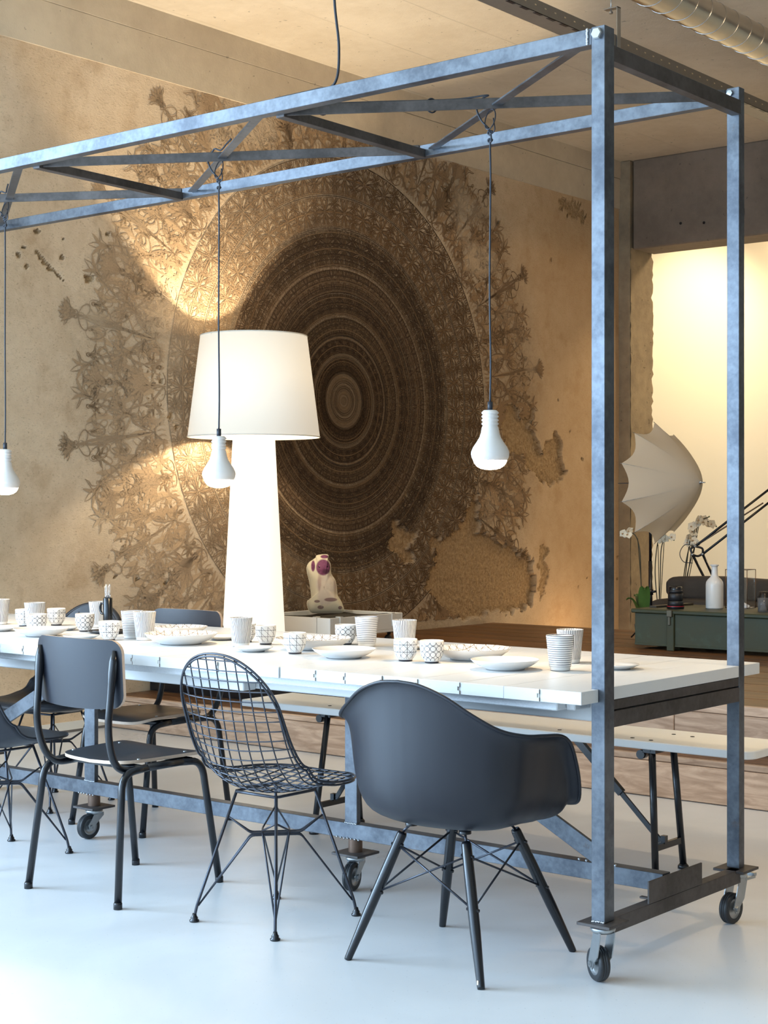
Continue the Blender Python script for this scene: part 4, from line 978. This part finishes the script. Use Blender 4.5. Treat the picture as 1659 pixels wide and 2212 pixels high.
# ================================================================== big floor lamp
def glow(name, col, es, trans):
    n = N(name); d = n.n('ShaderNodeBsdfDiffuse'); d.inputs[0].default_value = (.80, .76, .68, 1)
    tl = n.n('ShaderNodeBsdfTranslucent'); tl.inputs[0].default_value = (.85, .78, .66, 1)
    mx = n.n('ShaderNodeMixShader'); mx.inputs[0].default_value = trans; n.t.links.new(d.outputs[0], mx.inputs[1]); n.t.links.new(tl.outputs[0], mx.inputs[2])
    e = n.n('ShaderNodeEmission'); e.inputs[0].default_value = (*col, 1); e.inputs[1].default_value = es
    ad = n.n('ShaderNodeAddShader'); n.t.links.new(mx.outputs[0], ad.inputs[0]); n.t.links.new(e.outputs[0], ad.inputs[1]); n.t.links.new(ad.outputs[0], n.out.inputs[0]); return n.m
lamp = thing('floor_lamp', 'huge glowing white floor lamp with a drum shade on a tapered lit column', 'lamp', (-6.775, 7.091, .4005))
MB().lathe([(0, 0), (.205, 0), (.205, .012), (.198, .016), (0, .016)], 48).build('base_plate', M['white'], lamp)
colmat = glow('lit_column_cloth', (1, .95, .86), .62, .3); shade_mat = glow('lit_shade_cloth', (1, .91, .75), .42, .04)
MB().lathe([(.196, .016), (.129, 1.322), (.124, 1.40), (0, 1.40)], 64).build('column', colmat, lamp)
sh_ = MB().lathe([(.404, 1.324), (.326, 1.942)], 72).build('lamp_shade', shade_mat, lamp)
s_ = sh_.modifiers.new('solid', 'SOLIDIFY'); s_.thickness = .003
for r_, z_ in ((.4045, 1.325), (.3262, 1.941)): MB().tube([(r_*math.cos(a), r_*math.sin(a), z_) for a in np.linspace(0, 2*PI, 65)[:-1]], .0035, 8, closed=True).build('shade_ring', M['white'], lamp)
sp_ = MB()
for k in range(3):
    a = k*2.094+.4; sp_.tube([(.124*math.cos(a), .124*math.sin(a), 1.40), (.326*math.cos(a), .326*math.sin(a), 1.935)], .003, 6)
sp_.build('shade_carrier', M['zinc'], lamp)
MB().lathe([(0, .0), (.02, 0), (.045, .05), (.05, .09), (.035, .13), (0, .14)], 20, (0, 0, 1.37)).build('light_bulb', glow('lamp_bulb', (1, .8, .55), 12, 0), lamp)
light('lamp_light', 'POINT', (-6.775, 7.091, 1.955), 62, (1, .82, .56), shadow_soft_size=.05)
light('lamp_uplight', 'SPOT', (-6.775, 7.091, 1.955), 125, (1, .82, .56), rot=(PI, 0, 0), spot_size=2.9, spot_blend=.3, shadow_soft_size=.03)

# ================================================================== dog bed trolley with cushion
bed = thing('dog_bed_trolley', 'low white trolley box with a dark mat against the printed wall', 'trolley', (-6.86, 7.89, .4005))
hx, hy = .325, .365
MB().box((-hx, -hy, .085), (hx, hy, .100)).build('floor_panel', M['white'], bed)
for a, b in (((-hx, -hy, .10), (hx, -hy+.016, .203)), ((-hx, hy-.016, .10), (hx, hy, .203)), ((-hx, -hy+.016, .10), (-hx+.016, hy-.016, .203)), ((hx-.016, -hy+.016, .10), (hx, hy-.016, .203))):
    MB().box(a, b).build('side_panel', M['white'], bed, bevel=.003)
for (x, y), ax in (((hx, -.26), 'x'), ((hx, .26), 'x'), ((.20, -hy), 'y')):
    mb = MB()
    if ax == 'x': mb.box((hx-.035, y-.016, .203), (hx+.007, y+.016, .208)).box((hx+.001, y-.016, .12), (hx+.007, y+.016, .208))
    else: mb.box((x-.016, -hy-.007, .203), (x+.016, -hy+.035, .208)).box((x-.016, -hy-.007, .10), (x+.016, -hy-.001, .208))
    mb.build('hook_bracket', M['white'], bed, bevel=.002)
P_ = [[(x, y, .185+.012*math.sin(x*9+y*5)*math.cos(y*8)+(.006 if abs(x) < .25 else -.02)) for y in np.linspace(-hy+.018, hy-.018, 16)] for x in np.linspace(-hx+.018, hx-.018, 16)]
MB().grid(P_).build('mat_cushion', M['mat_dark'], bed)
for sx in (-1, 1):
    for sy in (-1, 1):
        cx, cy = sx*.26, sy*.30
        MB().box((cx-.025, cy-.025, .075), (cx+.025, cy+.025, .085)).lathe([(0, .06), (.012, .06), (.012, .076), (0, .076)], 12, (cx, cy, 0)).build('caster', M['black'], bed)
        MB().lathe([(0, -.012), (.025, -.012), (.030, -.008), (.030, .008), (.025, .012), (0, .012)], 24).move(Matrix.Translation((cx, cy-.01, .030)) @ Matrix.Rotation(PI/2, 4, 'Y')).build('caster_wheel', M['rubber'], bed)
def cushion_mat():
    n = N('printed_cushion_cloth'); x, y, z = n.xyz(n.obj())[:3]; k = .00064
    def el(cx, cy, rx, ry, soft=.18):
        a = n.f('DIVIDE', n.sub(x, (cx-630)*k), rx*k); b = n.f('DIVIDE', n.sub(z, (735-cy)*k), ry*k)
        return n.step(n.f('SQRT', n.add(n.mul(a, a), n.mul(b, b))), 1+soft, 1-soft)
    c = (.74, .66, .48); pur = (.13, .035, .085)
    nz = n.noise(n.obj(), 30, 4)
    body = n.f('MAXIMUM', el(645, 445, 105, 110), el(640, 560, 85, 90)); c = n.mix(n.mul(body, .85), c, n.mix(nz, (.55, .42, .33), (.76, .68, .58)))
    c = n.mix(n.mul(el(575, 420, 18, 90, .5), .45), c, (.35, .18, .16)); c = n.mix(n.mul(el(735, 470, 16, 110, .5), .35), c, (.35, .2, .17))
    for e_ in ((690, 598, 66, 20), (550, 615, 30, 14), (585, 677, 32, 20), (785, 682, 20, 18)): c = n.mix(n.mul(el(*e_), .8), c, (.17, .075, .085))
    c = n.mix(el(598, 560, 22, 100, .3), c, (.66, .56, .46))
    head = el(612, 268, 72, 82, .12)
    c = n.mix(n.f('MAXIMUM', n.f('MAXIMUM', head, el(508, 255, 20, 56)), el(625, 160, 42, 18)), c, n.mix(n.step(nz, .4, .62), pur, (.20, .07, .14)))
    for e_ in ((572, 262, 9, 9), (655, 262, 8, 8)): c = n.mix(el(*e_), c, (.02, .01, .015))
    c = n.mix(n.mul(el(640, 310, 34, 26, .3), .8), c, (.06, .02, .04)); c = n.mix(n.mul(el(575, 256, 4, 3, .3), .9), c, (.7, .6, .6))
    n.bump(n.noise(n.obj(), 400, 2), .15, .001)
    return n.set(c, .85, 0, .2)
cu = thing('dog_print_cushion', 'cream cushion printed with a sitting purple-faced pug, on the dark mat', 'cushion', (-6.93, 7.93, .604), math.radians(40))
OUT = [(545,150),(610,140),(660,145),(658,190),(682,235),(692,340),(730,400),(748,480),(757,560),(802,640),(815,728),(700,738),(590,738),(482,733),(447,655),(452,612),(490,590),(472,430),(442,290),(462,228),(505,195),(535,172)]
k = .00064; OUTL = [((a-630)*k, (735-b)*k) for a, b in OUT]
ol = spline([(x, 0, z) for x, z in OUTL], 5, closed=True); cx0, cz0 = -.005, .17; F_ = []; K_ = []
for f in (0.02, .25, .45, .62, .76, .87, .94, .98, 1.0):
    th = .062*(1-f**2.6)**.62 if f < 1 else .001
    F_.append([(cx0+(p.x-cx0)*f, -th, cz0+(p.z-cz0)*f) for p in ol]); K_.append([(cx0+(p.x-cx0)*f, th, cz0+(p.z-cz0)*f) for p in ol])
MB().grid(F_, 0, True, True).grid([list(reversed(r_)) for r_ in K_], 0, True, True).build('cushion_body', cushion_mat(), cu)
MB().tube([tuple(p) for p in ol], .003, 6, closed=True).build('seam', simple('cushion_seam', (.70, .62, .46), .8), cu)

# ================================================================== things on the platform by the opening
def trunk_mat():
    n = N('worn_green_paint'); p = n.pos(); a = n.noise(p, 2.6, 5, .6); b = n.noise(p, 12, 5, .7)
    c = n.mix(n.step(a, .35, .68), lin(58, 57, 30), lin(50, 60, 42)); c = n.mix(n.mul(n.step(b, .55, .72), .3), c, lin(70, 92, 76))
    c = n.mix(n.mul(n.step(n.noise(p, 30, 4, .7), .68, .74), .6), c, lin(60, 44, 26)); n.bump(b, .2, .004)
    return n.set(c, .55)
M['green'] = trunk_mat()
tx0, tx1, ty0, ty1 = -5.155, -3.45, 8.885, 9.48
tk = thing('trunk', 'large worn green wooden trunk on the platform', 'trunk', ((tx0+tx1)/2, (ty0+ty1)/2, .4005))
T_ = lambda mb, name, m, bevel=.003: mb.build(name, m, tk, world=True, bevel=bevel)
T_(MB().box((tx0, ty0, .425), (tx1, ty1, .628)), 'body', M['green']); T_(MB().box((tx0-.02, ty0-.018, .628), (tx1+.02, ty1+.01, .654)), 'lid', M['green'], .006)
for x in (tx0+.235, tx1-.30): T_(MB().box((x, ty0-.016, .400), (x+.05, ty0, .640)), 'batten', M['green'])
T_(MB().box((tx0, ty0-.003, .425), (tx1, ty0, .440)), 'bottom_strip', M['green'])
for x in (tx0+.235, tx1-.30):
    T_(MB().box((x+.006, ty0-.030, .612), (x+.044, ty0-.018, .656)).box((x+.012, ty0-.024, .560), (x+.030, ty0-.016, .625)), 'latch', simple('latch_metal', (.12, .11, .08), .4, .7))
    for y in (ty0+.06, ty1-.1): T_(MB().box((x, y, .4005), (x+.05, y+.05, .425)), 'foot', M['green'])
T_(MB().tube(bend([(tx0-.003, 9.08, .56), (tx0-.05, 9.08, .55), (tx0-.05, 9.25, .55), (tx0-.003, 9.25, .56)], .03), .010, 8), 'rope_handle', M['cord'], 0)
ru = MB().box((0, 0, 0), (.05, .42, .012)).build('wooden_batten', simple('dark_batten', (.05, .042, .03), .5)); ru.location = (-5.13, 9.03, .6545); ru.rotation_euler = (0, 0, -.10); tag(ru, 'dark wooden strip lying across the green trunk', 'strip')
lens = thing('camera_lens', 'black camera lens standing upright on the green trunk', 'lens', (-4.945, 9.03, .6545))
MB().lathe([(0, 0), (.054, 0), (.055, .006), (.055, .014)], 32).build('mount_ring', M['black'], lens)
MB().lathe([(.054, .014), (.054, .018)], 32).build('red_ring', M['red'], lens)
for k, (z0, z1, r_) in enumerate(((.018, .050, .050), (.052, .098, .0475), (.100, .120, .044))):
    MB().lathe([(r_-.003, z0), (r_, z0+.002), (r_, z1-.002), (r_-.003, z1)], 36).build(('focus_ring', 'zoom_ring', 'hood')[k], simple('lens_rubber_%d' % k, (.014, .014, .016), .45, bump=.4, bscale=90), lens)
MB().lathe([(.041, .120), (.041, .138), (.036, .140), (.034, .128), (0, .124)], 32).build('front_element', M['black'], lens)
bo = MB().lathe([(0, .002), (.046, .002), (.053, 0), (.0555, .006), (.0555, .150), (.053, .168), (.042, .185), (.027, .199), (.0205, .214), (.0190, .262), (.0200, .268), (.0270, .272), (.0275, .277), (.024, .280), (.017, .279), (.016, .262), (0, .20)], 40).build('bottle', simple('glazed_white', (.74, .72, .68), .22)); bo.location = (-4.760, 9.20, .6545); tag(bo, 'white glazed bottle vase standing on the green trunk', 'bottle')
gb = thing('glass_case', 'small wire-edged glass case beside the white bottle', 'glass case', (-4.66, 9.36, .6545))
gw, gd, gh = .075, .06, .245; e_ = MB()
for sx in (-1, 1):
    for sy in (-1, 1): e_.tube([(sx*gw, sy*gd, 0), (sx*gw, sy*gd, gh)], .0022, 6)
for z in (.003, gh):
    c4 = [(-gw, -gd, z), (gw, -gd, z), (gw, gd, z), (-gw, gd, z)]; e_.tube(c4, .0022, 6, closed=True)
e_.build('wire_frame', simple('copper_wire', (.16, .09, .05), .4, .7), gb)
n = N('thin_glass'); g_ = n.n('ShaderNodeBsdfGlossy'); g_.inputs['Roughness'].default_value = .02; t_ = n.n('ShaderNodeBsdfTransparent'); mx = n.n('ShaderNodeMixShader')
mx.inputs[0].default_value = .07; n.t.links.new(t_.outputs[0], mx.inputs[1]); n.t.links.new(g_.outputs[0], mx.inputs[2]); n.t.links.new(mx.outputs[0], n.out.inputs[0]); M['glass'] = n.m
for a, b in (((-gw, -gd-.001, .003), (gw, -gd+.001, gh)), ((-gw, gd-.001, .003), (gw, gd+.001, gh)), ((-gw-.001, -gd, .003), (-gw+.001, gd, gh)), ((gw-.001, -gd, .003), (gw+.001, gd, gh))): MB().box(a, b).build('pane', M['glass'], gb)
MB().box((-gw, -gd, 0), (gw, gd, .004)).build('case_floor', M['white'], gb)
pb = MB()._add([(-.04, 0, 0), (.05, -.02, 0), (.05, .02, 0), (-.03, 0, .055), (.055, 0, .012), (-.055, 0, .07)], [(0, 1, 4), (0, 4, 2), (0, 3, 1), (0, 2, 3), (3, 5, 0), (1, 2, 4), (1, 3, 4), (2, 4, 3)]).build('paper_bird', simple('white_paper', (.78, .76, .72), .7)); pb.location = (-4.64, 9.34, .659); tag(pb, 'folded white paper bird inside the glass case', 'ornament')
jr = MB().lathe([(0, 0), (.036, 0), (.038, .004), (.038, .085), (.030, .095), (.030, .115), (0, .117)], 28).build('dark_jar', simple('dark_glass', (.015, .013, .012), .2)); jr.location = (-4.44, 9.24, .6545); tag(jr, 'dark jar on the trunk, half out of the picture on the right', 'jar')
tb = MB().lathe([(0, 0), (.030, 0), (.034, .085), (.0325, .085), (.0285, .006), (0, .006)], 28).build('tumbler', M['acrylic']); tb.location = (-4.37, 9.08, .6545); tag(tb, 'clear tumbler on the trunk at the right picture edge', 'glass')
# grey day bed
M['grey_cloth'] = simple('dark_grey_felt', lin(66, 58, 50), .9, var=.15, vscale=90, bump=.4, bscale=350)
sofa = thing('day_bed', 'dark grey upholstered day bed behind the green trunk', 'sofa', (-4.3, 9.83, .4005))
def soft(a, b, r, name, wob=.006):
    (x0, y0, z0), (x1, y1, z1) = a, b; G = []; nx = 40
    for i in range(nx+1):
        x = x0+(x1-x0)*i/nx; e = min(1, min(x-x0, x1-x)/.05+.02)**.5; row = []
        for t in np.linspace(0, 2*PI, 29)[:-1]:
            c, s_ = math.cos(t), math.sin(t); p = .45; cc = math.copysign(abs(c)**p, c); ss_ = math.copysign(abs(s_)**p, s_)
            row.append((x, (y0+y1)/2+(y1-y0)/2*cc*(.7+.3*e), (z0+z1)/2+((z1-z0)/2*(.6+.4*e)+wob*math.sin(x*7))*ss_))
        G.append(row)
    mb = MB().grid(G, 0, True, True); mb.f.append(tuple(range(len(G[0])))); mb.mi.append(0); mb.sm.append(False); o_ = (len(G)-1)*len(G[0]); mb.f.append(tuple(reversed(range(o_, o_+len(G[0]))))); mb.mi.append(0); mb.sm.append(False)
    return mb.build(name, M['grey_cloth'], sofa, world=True)
soft((-5.58, 9.76, .56), (-3.2, 10.12, .664), .03, 'seat_cushion'); soft((-5.53, 9.94, .655), (-4.68, 10.12, .815), .05, 'back_cushion'); soft((-4.68, 9.94, .655), (-3.2, 10.12, .805), .05, 'back_cushion')
MB().box((-5.56, 9.77, .46), (-3.2, 10.11, .56)).build('bed_frame', M['black_matt'], sofa, world=True)
for x in (-5.54, -4.5, -3.3):
    for y in (9.78, 10.06): MB().box((x, y, .4005), (x+.04, y+.04, .46)).build('leg', M['black_matt'], sofa, world=True)
# studio umbrella on its stand
um = thing('studio_umbrella', 'translucent white photo umbrella tilted on a black stand', 'umbrella', (-5.452, 9.605, .4005))
D_ = Vector((-.6299, .7767, 0)); R3 = Vector((.7767, .6299, 0)); cen = Vector((-5.415, 9.60, 1.462)); axis = (R3*.729-D_*.684).normalized()
u_ = axis.cross(Vector((0, 0, 1))).normalized(); w_ = u_.cross(axis); NP = 10; Rr, Dp = .412, .36
def um_pt(f, a):         # f 0 tip .. 1 rim, ribs at multiples of 2pi/NP
    rel = (a*NP/(2*PI)) % 1; q = 1-(2*rel-1)**2; rad = Rr*f**.93*(1-.15*q*f*f); dep = Dp*(1-f**1.35)+.028*q*f*f
    return cen+axis*(dep+.0)+(u_*math.cos(a+.31)+w_*math.sin(a+.31))*rad
n = N('umbrella_cloth'); d = n.n('ShaderNodeBsdfDiffuse'); d.inputs[0].default_value = (.84, .79, .68, 1); tl = n.n('ShaderNodeBsdfTranslucent'); tl.inputs[0].default_value = (.88, .82, .68, 1); mx = n.n('ShaderNodeMixShader'); mx.inputs[0].default_value = .62
n.t.links.new(d.outputs[0], mx.inputs[1]); n.t.links.new(tl.outputs[0], mx.inputs[2]); n.t.links.new(mx.outputs[0], n.out.inputs[0]); M['umb'] = n.m
for k in range(NP):
    G = [[um_pt(f, 2*PI*(k+s_)/NP) for s_ in np.linspace(0, 1, 9)] for f in np.linspace(0.01, 1, 14)]
    MB().grid(G).build('panel', M['umb'], um, world=True)
for k in range(NP): MB().tube([um_pt(f, 2*PI*k/NP)-axis*.003 for f in np.linspace(0.02, 1.01, 14)], .0022, 5).build('rib', M['zinc'], um, world=True)
MB().tube([cen+axis*(Dp+.035), cen+axis*Dp, cen-axis*.30], .004, 8).lathe([(0, -.008), (.012, -.008), (.012, .01), (0, .012)], 12, cen+axis*Dp).build('shaft', M['zinc'], um, world=True)
st = MB().tube([(-5.452, 9.605, .415), (-5.452, 9.605, .93)], .013, 10).tube([(-5.452, 9.605, .93), (-5.452, 9.605, 1.40)], .010, 10); st.build('stand_pole', M['black'], um, world=True)
MB().tube([(-5.452, 9.605, .70), (-5.452, 9.605, .74)], .020, 10).tube([(-5.452, 9.605, .72), (-5.41, 9.60, .725)], .008, 8).build('clamp', M['black'], um, world=True)
MB().tube([(-5.452, 9.605, 1.38), (-5.452, 9.605, 1.47)], .022, 10).tube([(-5.452, 9.605, 1.455), cen-axis*.10], .009, 8).build('tilt_head', M['black'], um, world=True)
for a in (1.9, 3.6, 5.4): MB().tube([(-5.452, 9.605, .55), (-5.452+.13*math.cos(a), 9.605+.13*math.sin(a), .408)], .006, 6).build('leg', M['black'], um, world=True)
# orchids
M['petal'] = simple('orchid_petal', (.80, .70, .52), .6, var=.06, vscale=60); M['orchid_lip'] = simple('orchid_lip', (.45, .26, .12), .5); M['leaf'] = simple('orchid_leaf', (.055, .12, .02), .4, var=.3); M['stem'] = simple('orchid_stem', (.045, .040, .02), .6); M['pot'] = simple('orchid_pot', (.10, .09, .08), .5)
def flower_mesh():
    mb = MB()
    for k, (l, w) in enumerate(((.030, .013), (.027, .020), (.030, .013), (.030, .013), (.027, .020))):
        a = PI/2+k*2*PI/5; d = Vector((math.cos(a), 0, math.sin(a))); s_ = Vector((-math.sin(a), 0, math.cos(a)))
        G = [[d*(l*t)+s_*(w*math.sin(PI*min(.97, t*.9+.08))*u)+Vector((0, -.006*t*t+.004*u*u, 0)) for u in (-1, 0, 1)] for t in np.linspace(.05, 1, 6)]
        mb.grid(G)
    return mb
fm = None
def orchid(label, loc, stems, leaves):
    global fm
    t = thing('orchid', label, 'plant', loc, 0, 'potted orchids by the day bed')
    MB().lathe([(0, 0), (.045, 0), (.062, .11), (.064, .12), (.058, .12), (.05, .10), (0, .10)], 24).build('pot', M['pot'], t)
    for a, l, w, h in leaves:
        d = Vector((math.cos(a), math.sin(a), 0)); s_ = Vector((-d.y, d.x, 0))
        MB().grid([[d*(l*.55*q)+s_*(w*math.sin(PI*min(.96, q*.9+.1))*u)+Vector((0, 0, .10+h*math.sin(q*1.9)-.01*(1-u*u))) for u in (-1, -.5, 0, .5, 1)] for q in np.linspace(0, 1, 10)]).build('leaf', M['leaf'], t)
    for pts, fl in stems:
        sp = spline(pts, 10); MB().tube(sp, .0036, 6).build('stem', M['stem'], t)
        MB().tube([(pts[0][0]+.006, pts[0][1], .10), tuple(Vector(sp[int(len(sp)*.62)])+Vector((.005, 0, 0)))], .0028, 5).build('support_stick', M['stem'], t)
        for q in fl:
            p = sp[min(len(sp)-1, int(q*(len(sp)-1)))]; off = Vector((random.uniform(-.03, .03), random.uniform(-.03, .0), random.uniform(-.02, .02)))
            if fm is None: f_ = flower_mesh().build('flower', M['petal'], t); fm = f_
            else: f_ = fm.copy(); COL.objects.link(f_); f_.parent = t
            for c_ in (): pass
            f_.location = p+off; f_.rotation_euler = (random.uniform(-.5, .3), random.uniform(-1, 1), math.radians(39)+random.uniform(-.8, .8)); s_ = random.uniform(.95, 1.3); f_.scale = (s_, s_, s_)
            MB().lathe([(0, -.006), (.005, -.003), (.006, .002), (0, .006)], 8, p+off+Vector((-.004, -.009, -.002))).build('flower_lip', M['orchid_lip'], t)
        for e in (.97, 1.0): MB().lathe([(0, -.006), (.006, 0), (0, .008)], 8, sp[-1]*e+sp[-2]*(1-e)).build('bud', M['leaf'], t)
orchid('white orchid with green leaves beside the left end of the green trunk', (-5.345, 9.33, .4005), [([(0, 0, .1), (-.03, .02, .35), (-.05, .03, .62), (-.09, .02, .72), (-.15, .0, .70)], (.78, .86, .93))], [(2.9, .16, .030, .22), (5.4, .06, .040, .275), (4.0, .22, .034, .20), (1.2, .16, .03, .12)])
orchid('white orchid with slanting stems behind the middle of the day bed', (-5.72, 10.20, .4005), [([(0, 0, .1), (.01, 0, .35), (.02, 0, .60), (.05, .02, .67), (.10, .04, .66)], (.66, .74, .82, .9)), ([(0, 0, .1), (-.03, 0, .4), (-.02, 0, .58), (.0, 0, .66), (.04, 0, .70)], (.8, .9))], [(0, .1, .03, .05), (2.2, .1, .03, .05)])
orchid('white orchid with the tallest arching spray, rising right of the umbrella', (-5.545, 10.20, .4005), [([(0, 0, .1), (.05, .0, .40), (.10, .02, .62), (.12, .03, .76), (.17, .06, .80), (.24, .08, .76)], (.52, .58, .64, .70, .76, .82, .88)), ([(0, 0, .1), (.02, 0, .36), (.06, 0, .58), (.10, .02, .68), (.07, .02, .60)], (.66, .72, .8, .86, .92)), ([(0, 0, .1), (.04, 0, .42), (.08, 0, .68), (.13, .02, .79), (.20, .05, .83)], (.68, .76, .84))], [(.5, .1, .03, .05)])
# big articulated lamp reaching out of the picture
dl = thing('articulated_lamp', 'large black articulated arm lamp rising behind the day bed', 'lamp', (-5.12, 10.13, .4005))
K = .993; c_ = Vector((0, 0, 1.29)); q_ = lambda x, y, z: c_+(Vector((x, y, z))-c_)*K
A_, B_, C_ = q_(-5.456, 10.253, 1.019), q_(-5.471, 10.24, .960), q_(-5.415, 10.286, .963)
hd = Vector((-4.30, 10.55, 1.86)); up = (Vector((-5.092, 10.63, 1.41))-A_)
ends = A_+up*1.9, C_+(Vector((-5.092, 10.63, 1.316))-C_)*1.9
for a, b in ((A_, ends[0]), (C_, ends[1])): MB().tube([a, b], .0085, 10).build('upper_arm', M['black'], dl, world=True)
MB().tube([A_+Vector((.01, .01, .01)), C_+(ends[1]-C_)*.5+Vector((0, 0, .03))], .006, 8).build('spring', simple('spring_steel', (.2, .15, .12), .4, .6), dl, world=True)
foot = Vector((-5.12, 10.13, .42))
for a, dx in ((B_, -.03), (C_, .03)): MB().tube([a, Vector((-5.17+dx+.0, 10.16, .56))], .0095, 10).build('lower_arm', M['black'], dl, world=True)
for a, b, bul in ((A_, B_, Vector((-.02, -.01, .01))), (B_, C_, Vector((0, 0, -.012))), (C_, A_, Vector((.02, .01, .012)))):
    MB().tube(spline([a, (a+b)/2+bul, b], 6), .008, 8).build('elbow_link', M['black'], dl, world=True)
for a in (A_, B_, C_): MB().lathe([(0, -.014), (.010, -.014), (.010, .014), (0, .014)], 10, (0, 0, 0)).move(Matrix.Translation(a) @ Matrix.Rotation(PI/2, 4, 'X')).build('elbow_screw', M['zinc'], dl, world=True)
MB().tube(spline([A_, A_+Vector((-.06, -.04, .01)), A_+Vector((-.09, -.06, -.05)), B_+Vector((-.05, -.04, -.05)), B_+Vector((.0, 0, -.06))], 8), .003, 6).build('arm_cable', M['cord'], dl, world=True)
MB().lathe([(0, 0), (.10, 0), (.10, .02), (.02, .03), (.02, .17), (0, .17)], 28).build('base', M['black'], dl)
MB().lathe([(.02, .10), (.05, .08), (.10, -.02), (.13, -.08), (.126, -.08), (.09, -.02), (0, .07)], 28, (ends[0]+ends[1])/2).build('lamp_head', M['black'], dl, world=True)
fp = thing('framed_panel', 'dark speckled panel leaning behind the day bed at the right picture edge', 'panel', (-4.9, 10.9, 0), 0)
MB().box((-.30, 0, .30), (.5, .025, 1.02)).move(Matrix.Rotation(.05, 4, 'Y')).build('speckled_board', simple('speckled', (.16, .13, .10), .6, var=.9, vscale=120), fp)
for x in (-.2, .4): MB().box((x, .02, 0), (x+.04, .06, .45)).build('easel_leg', M['black'], fp)
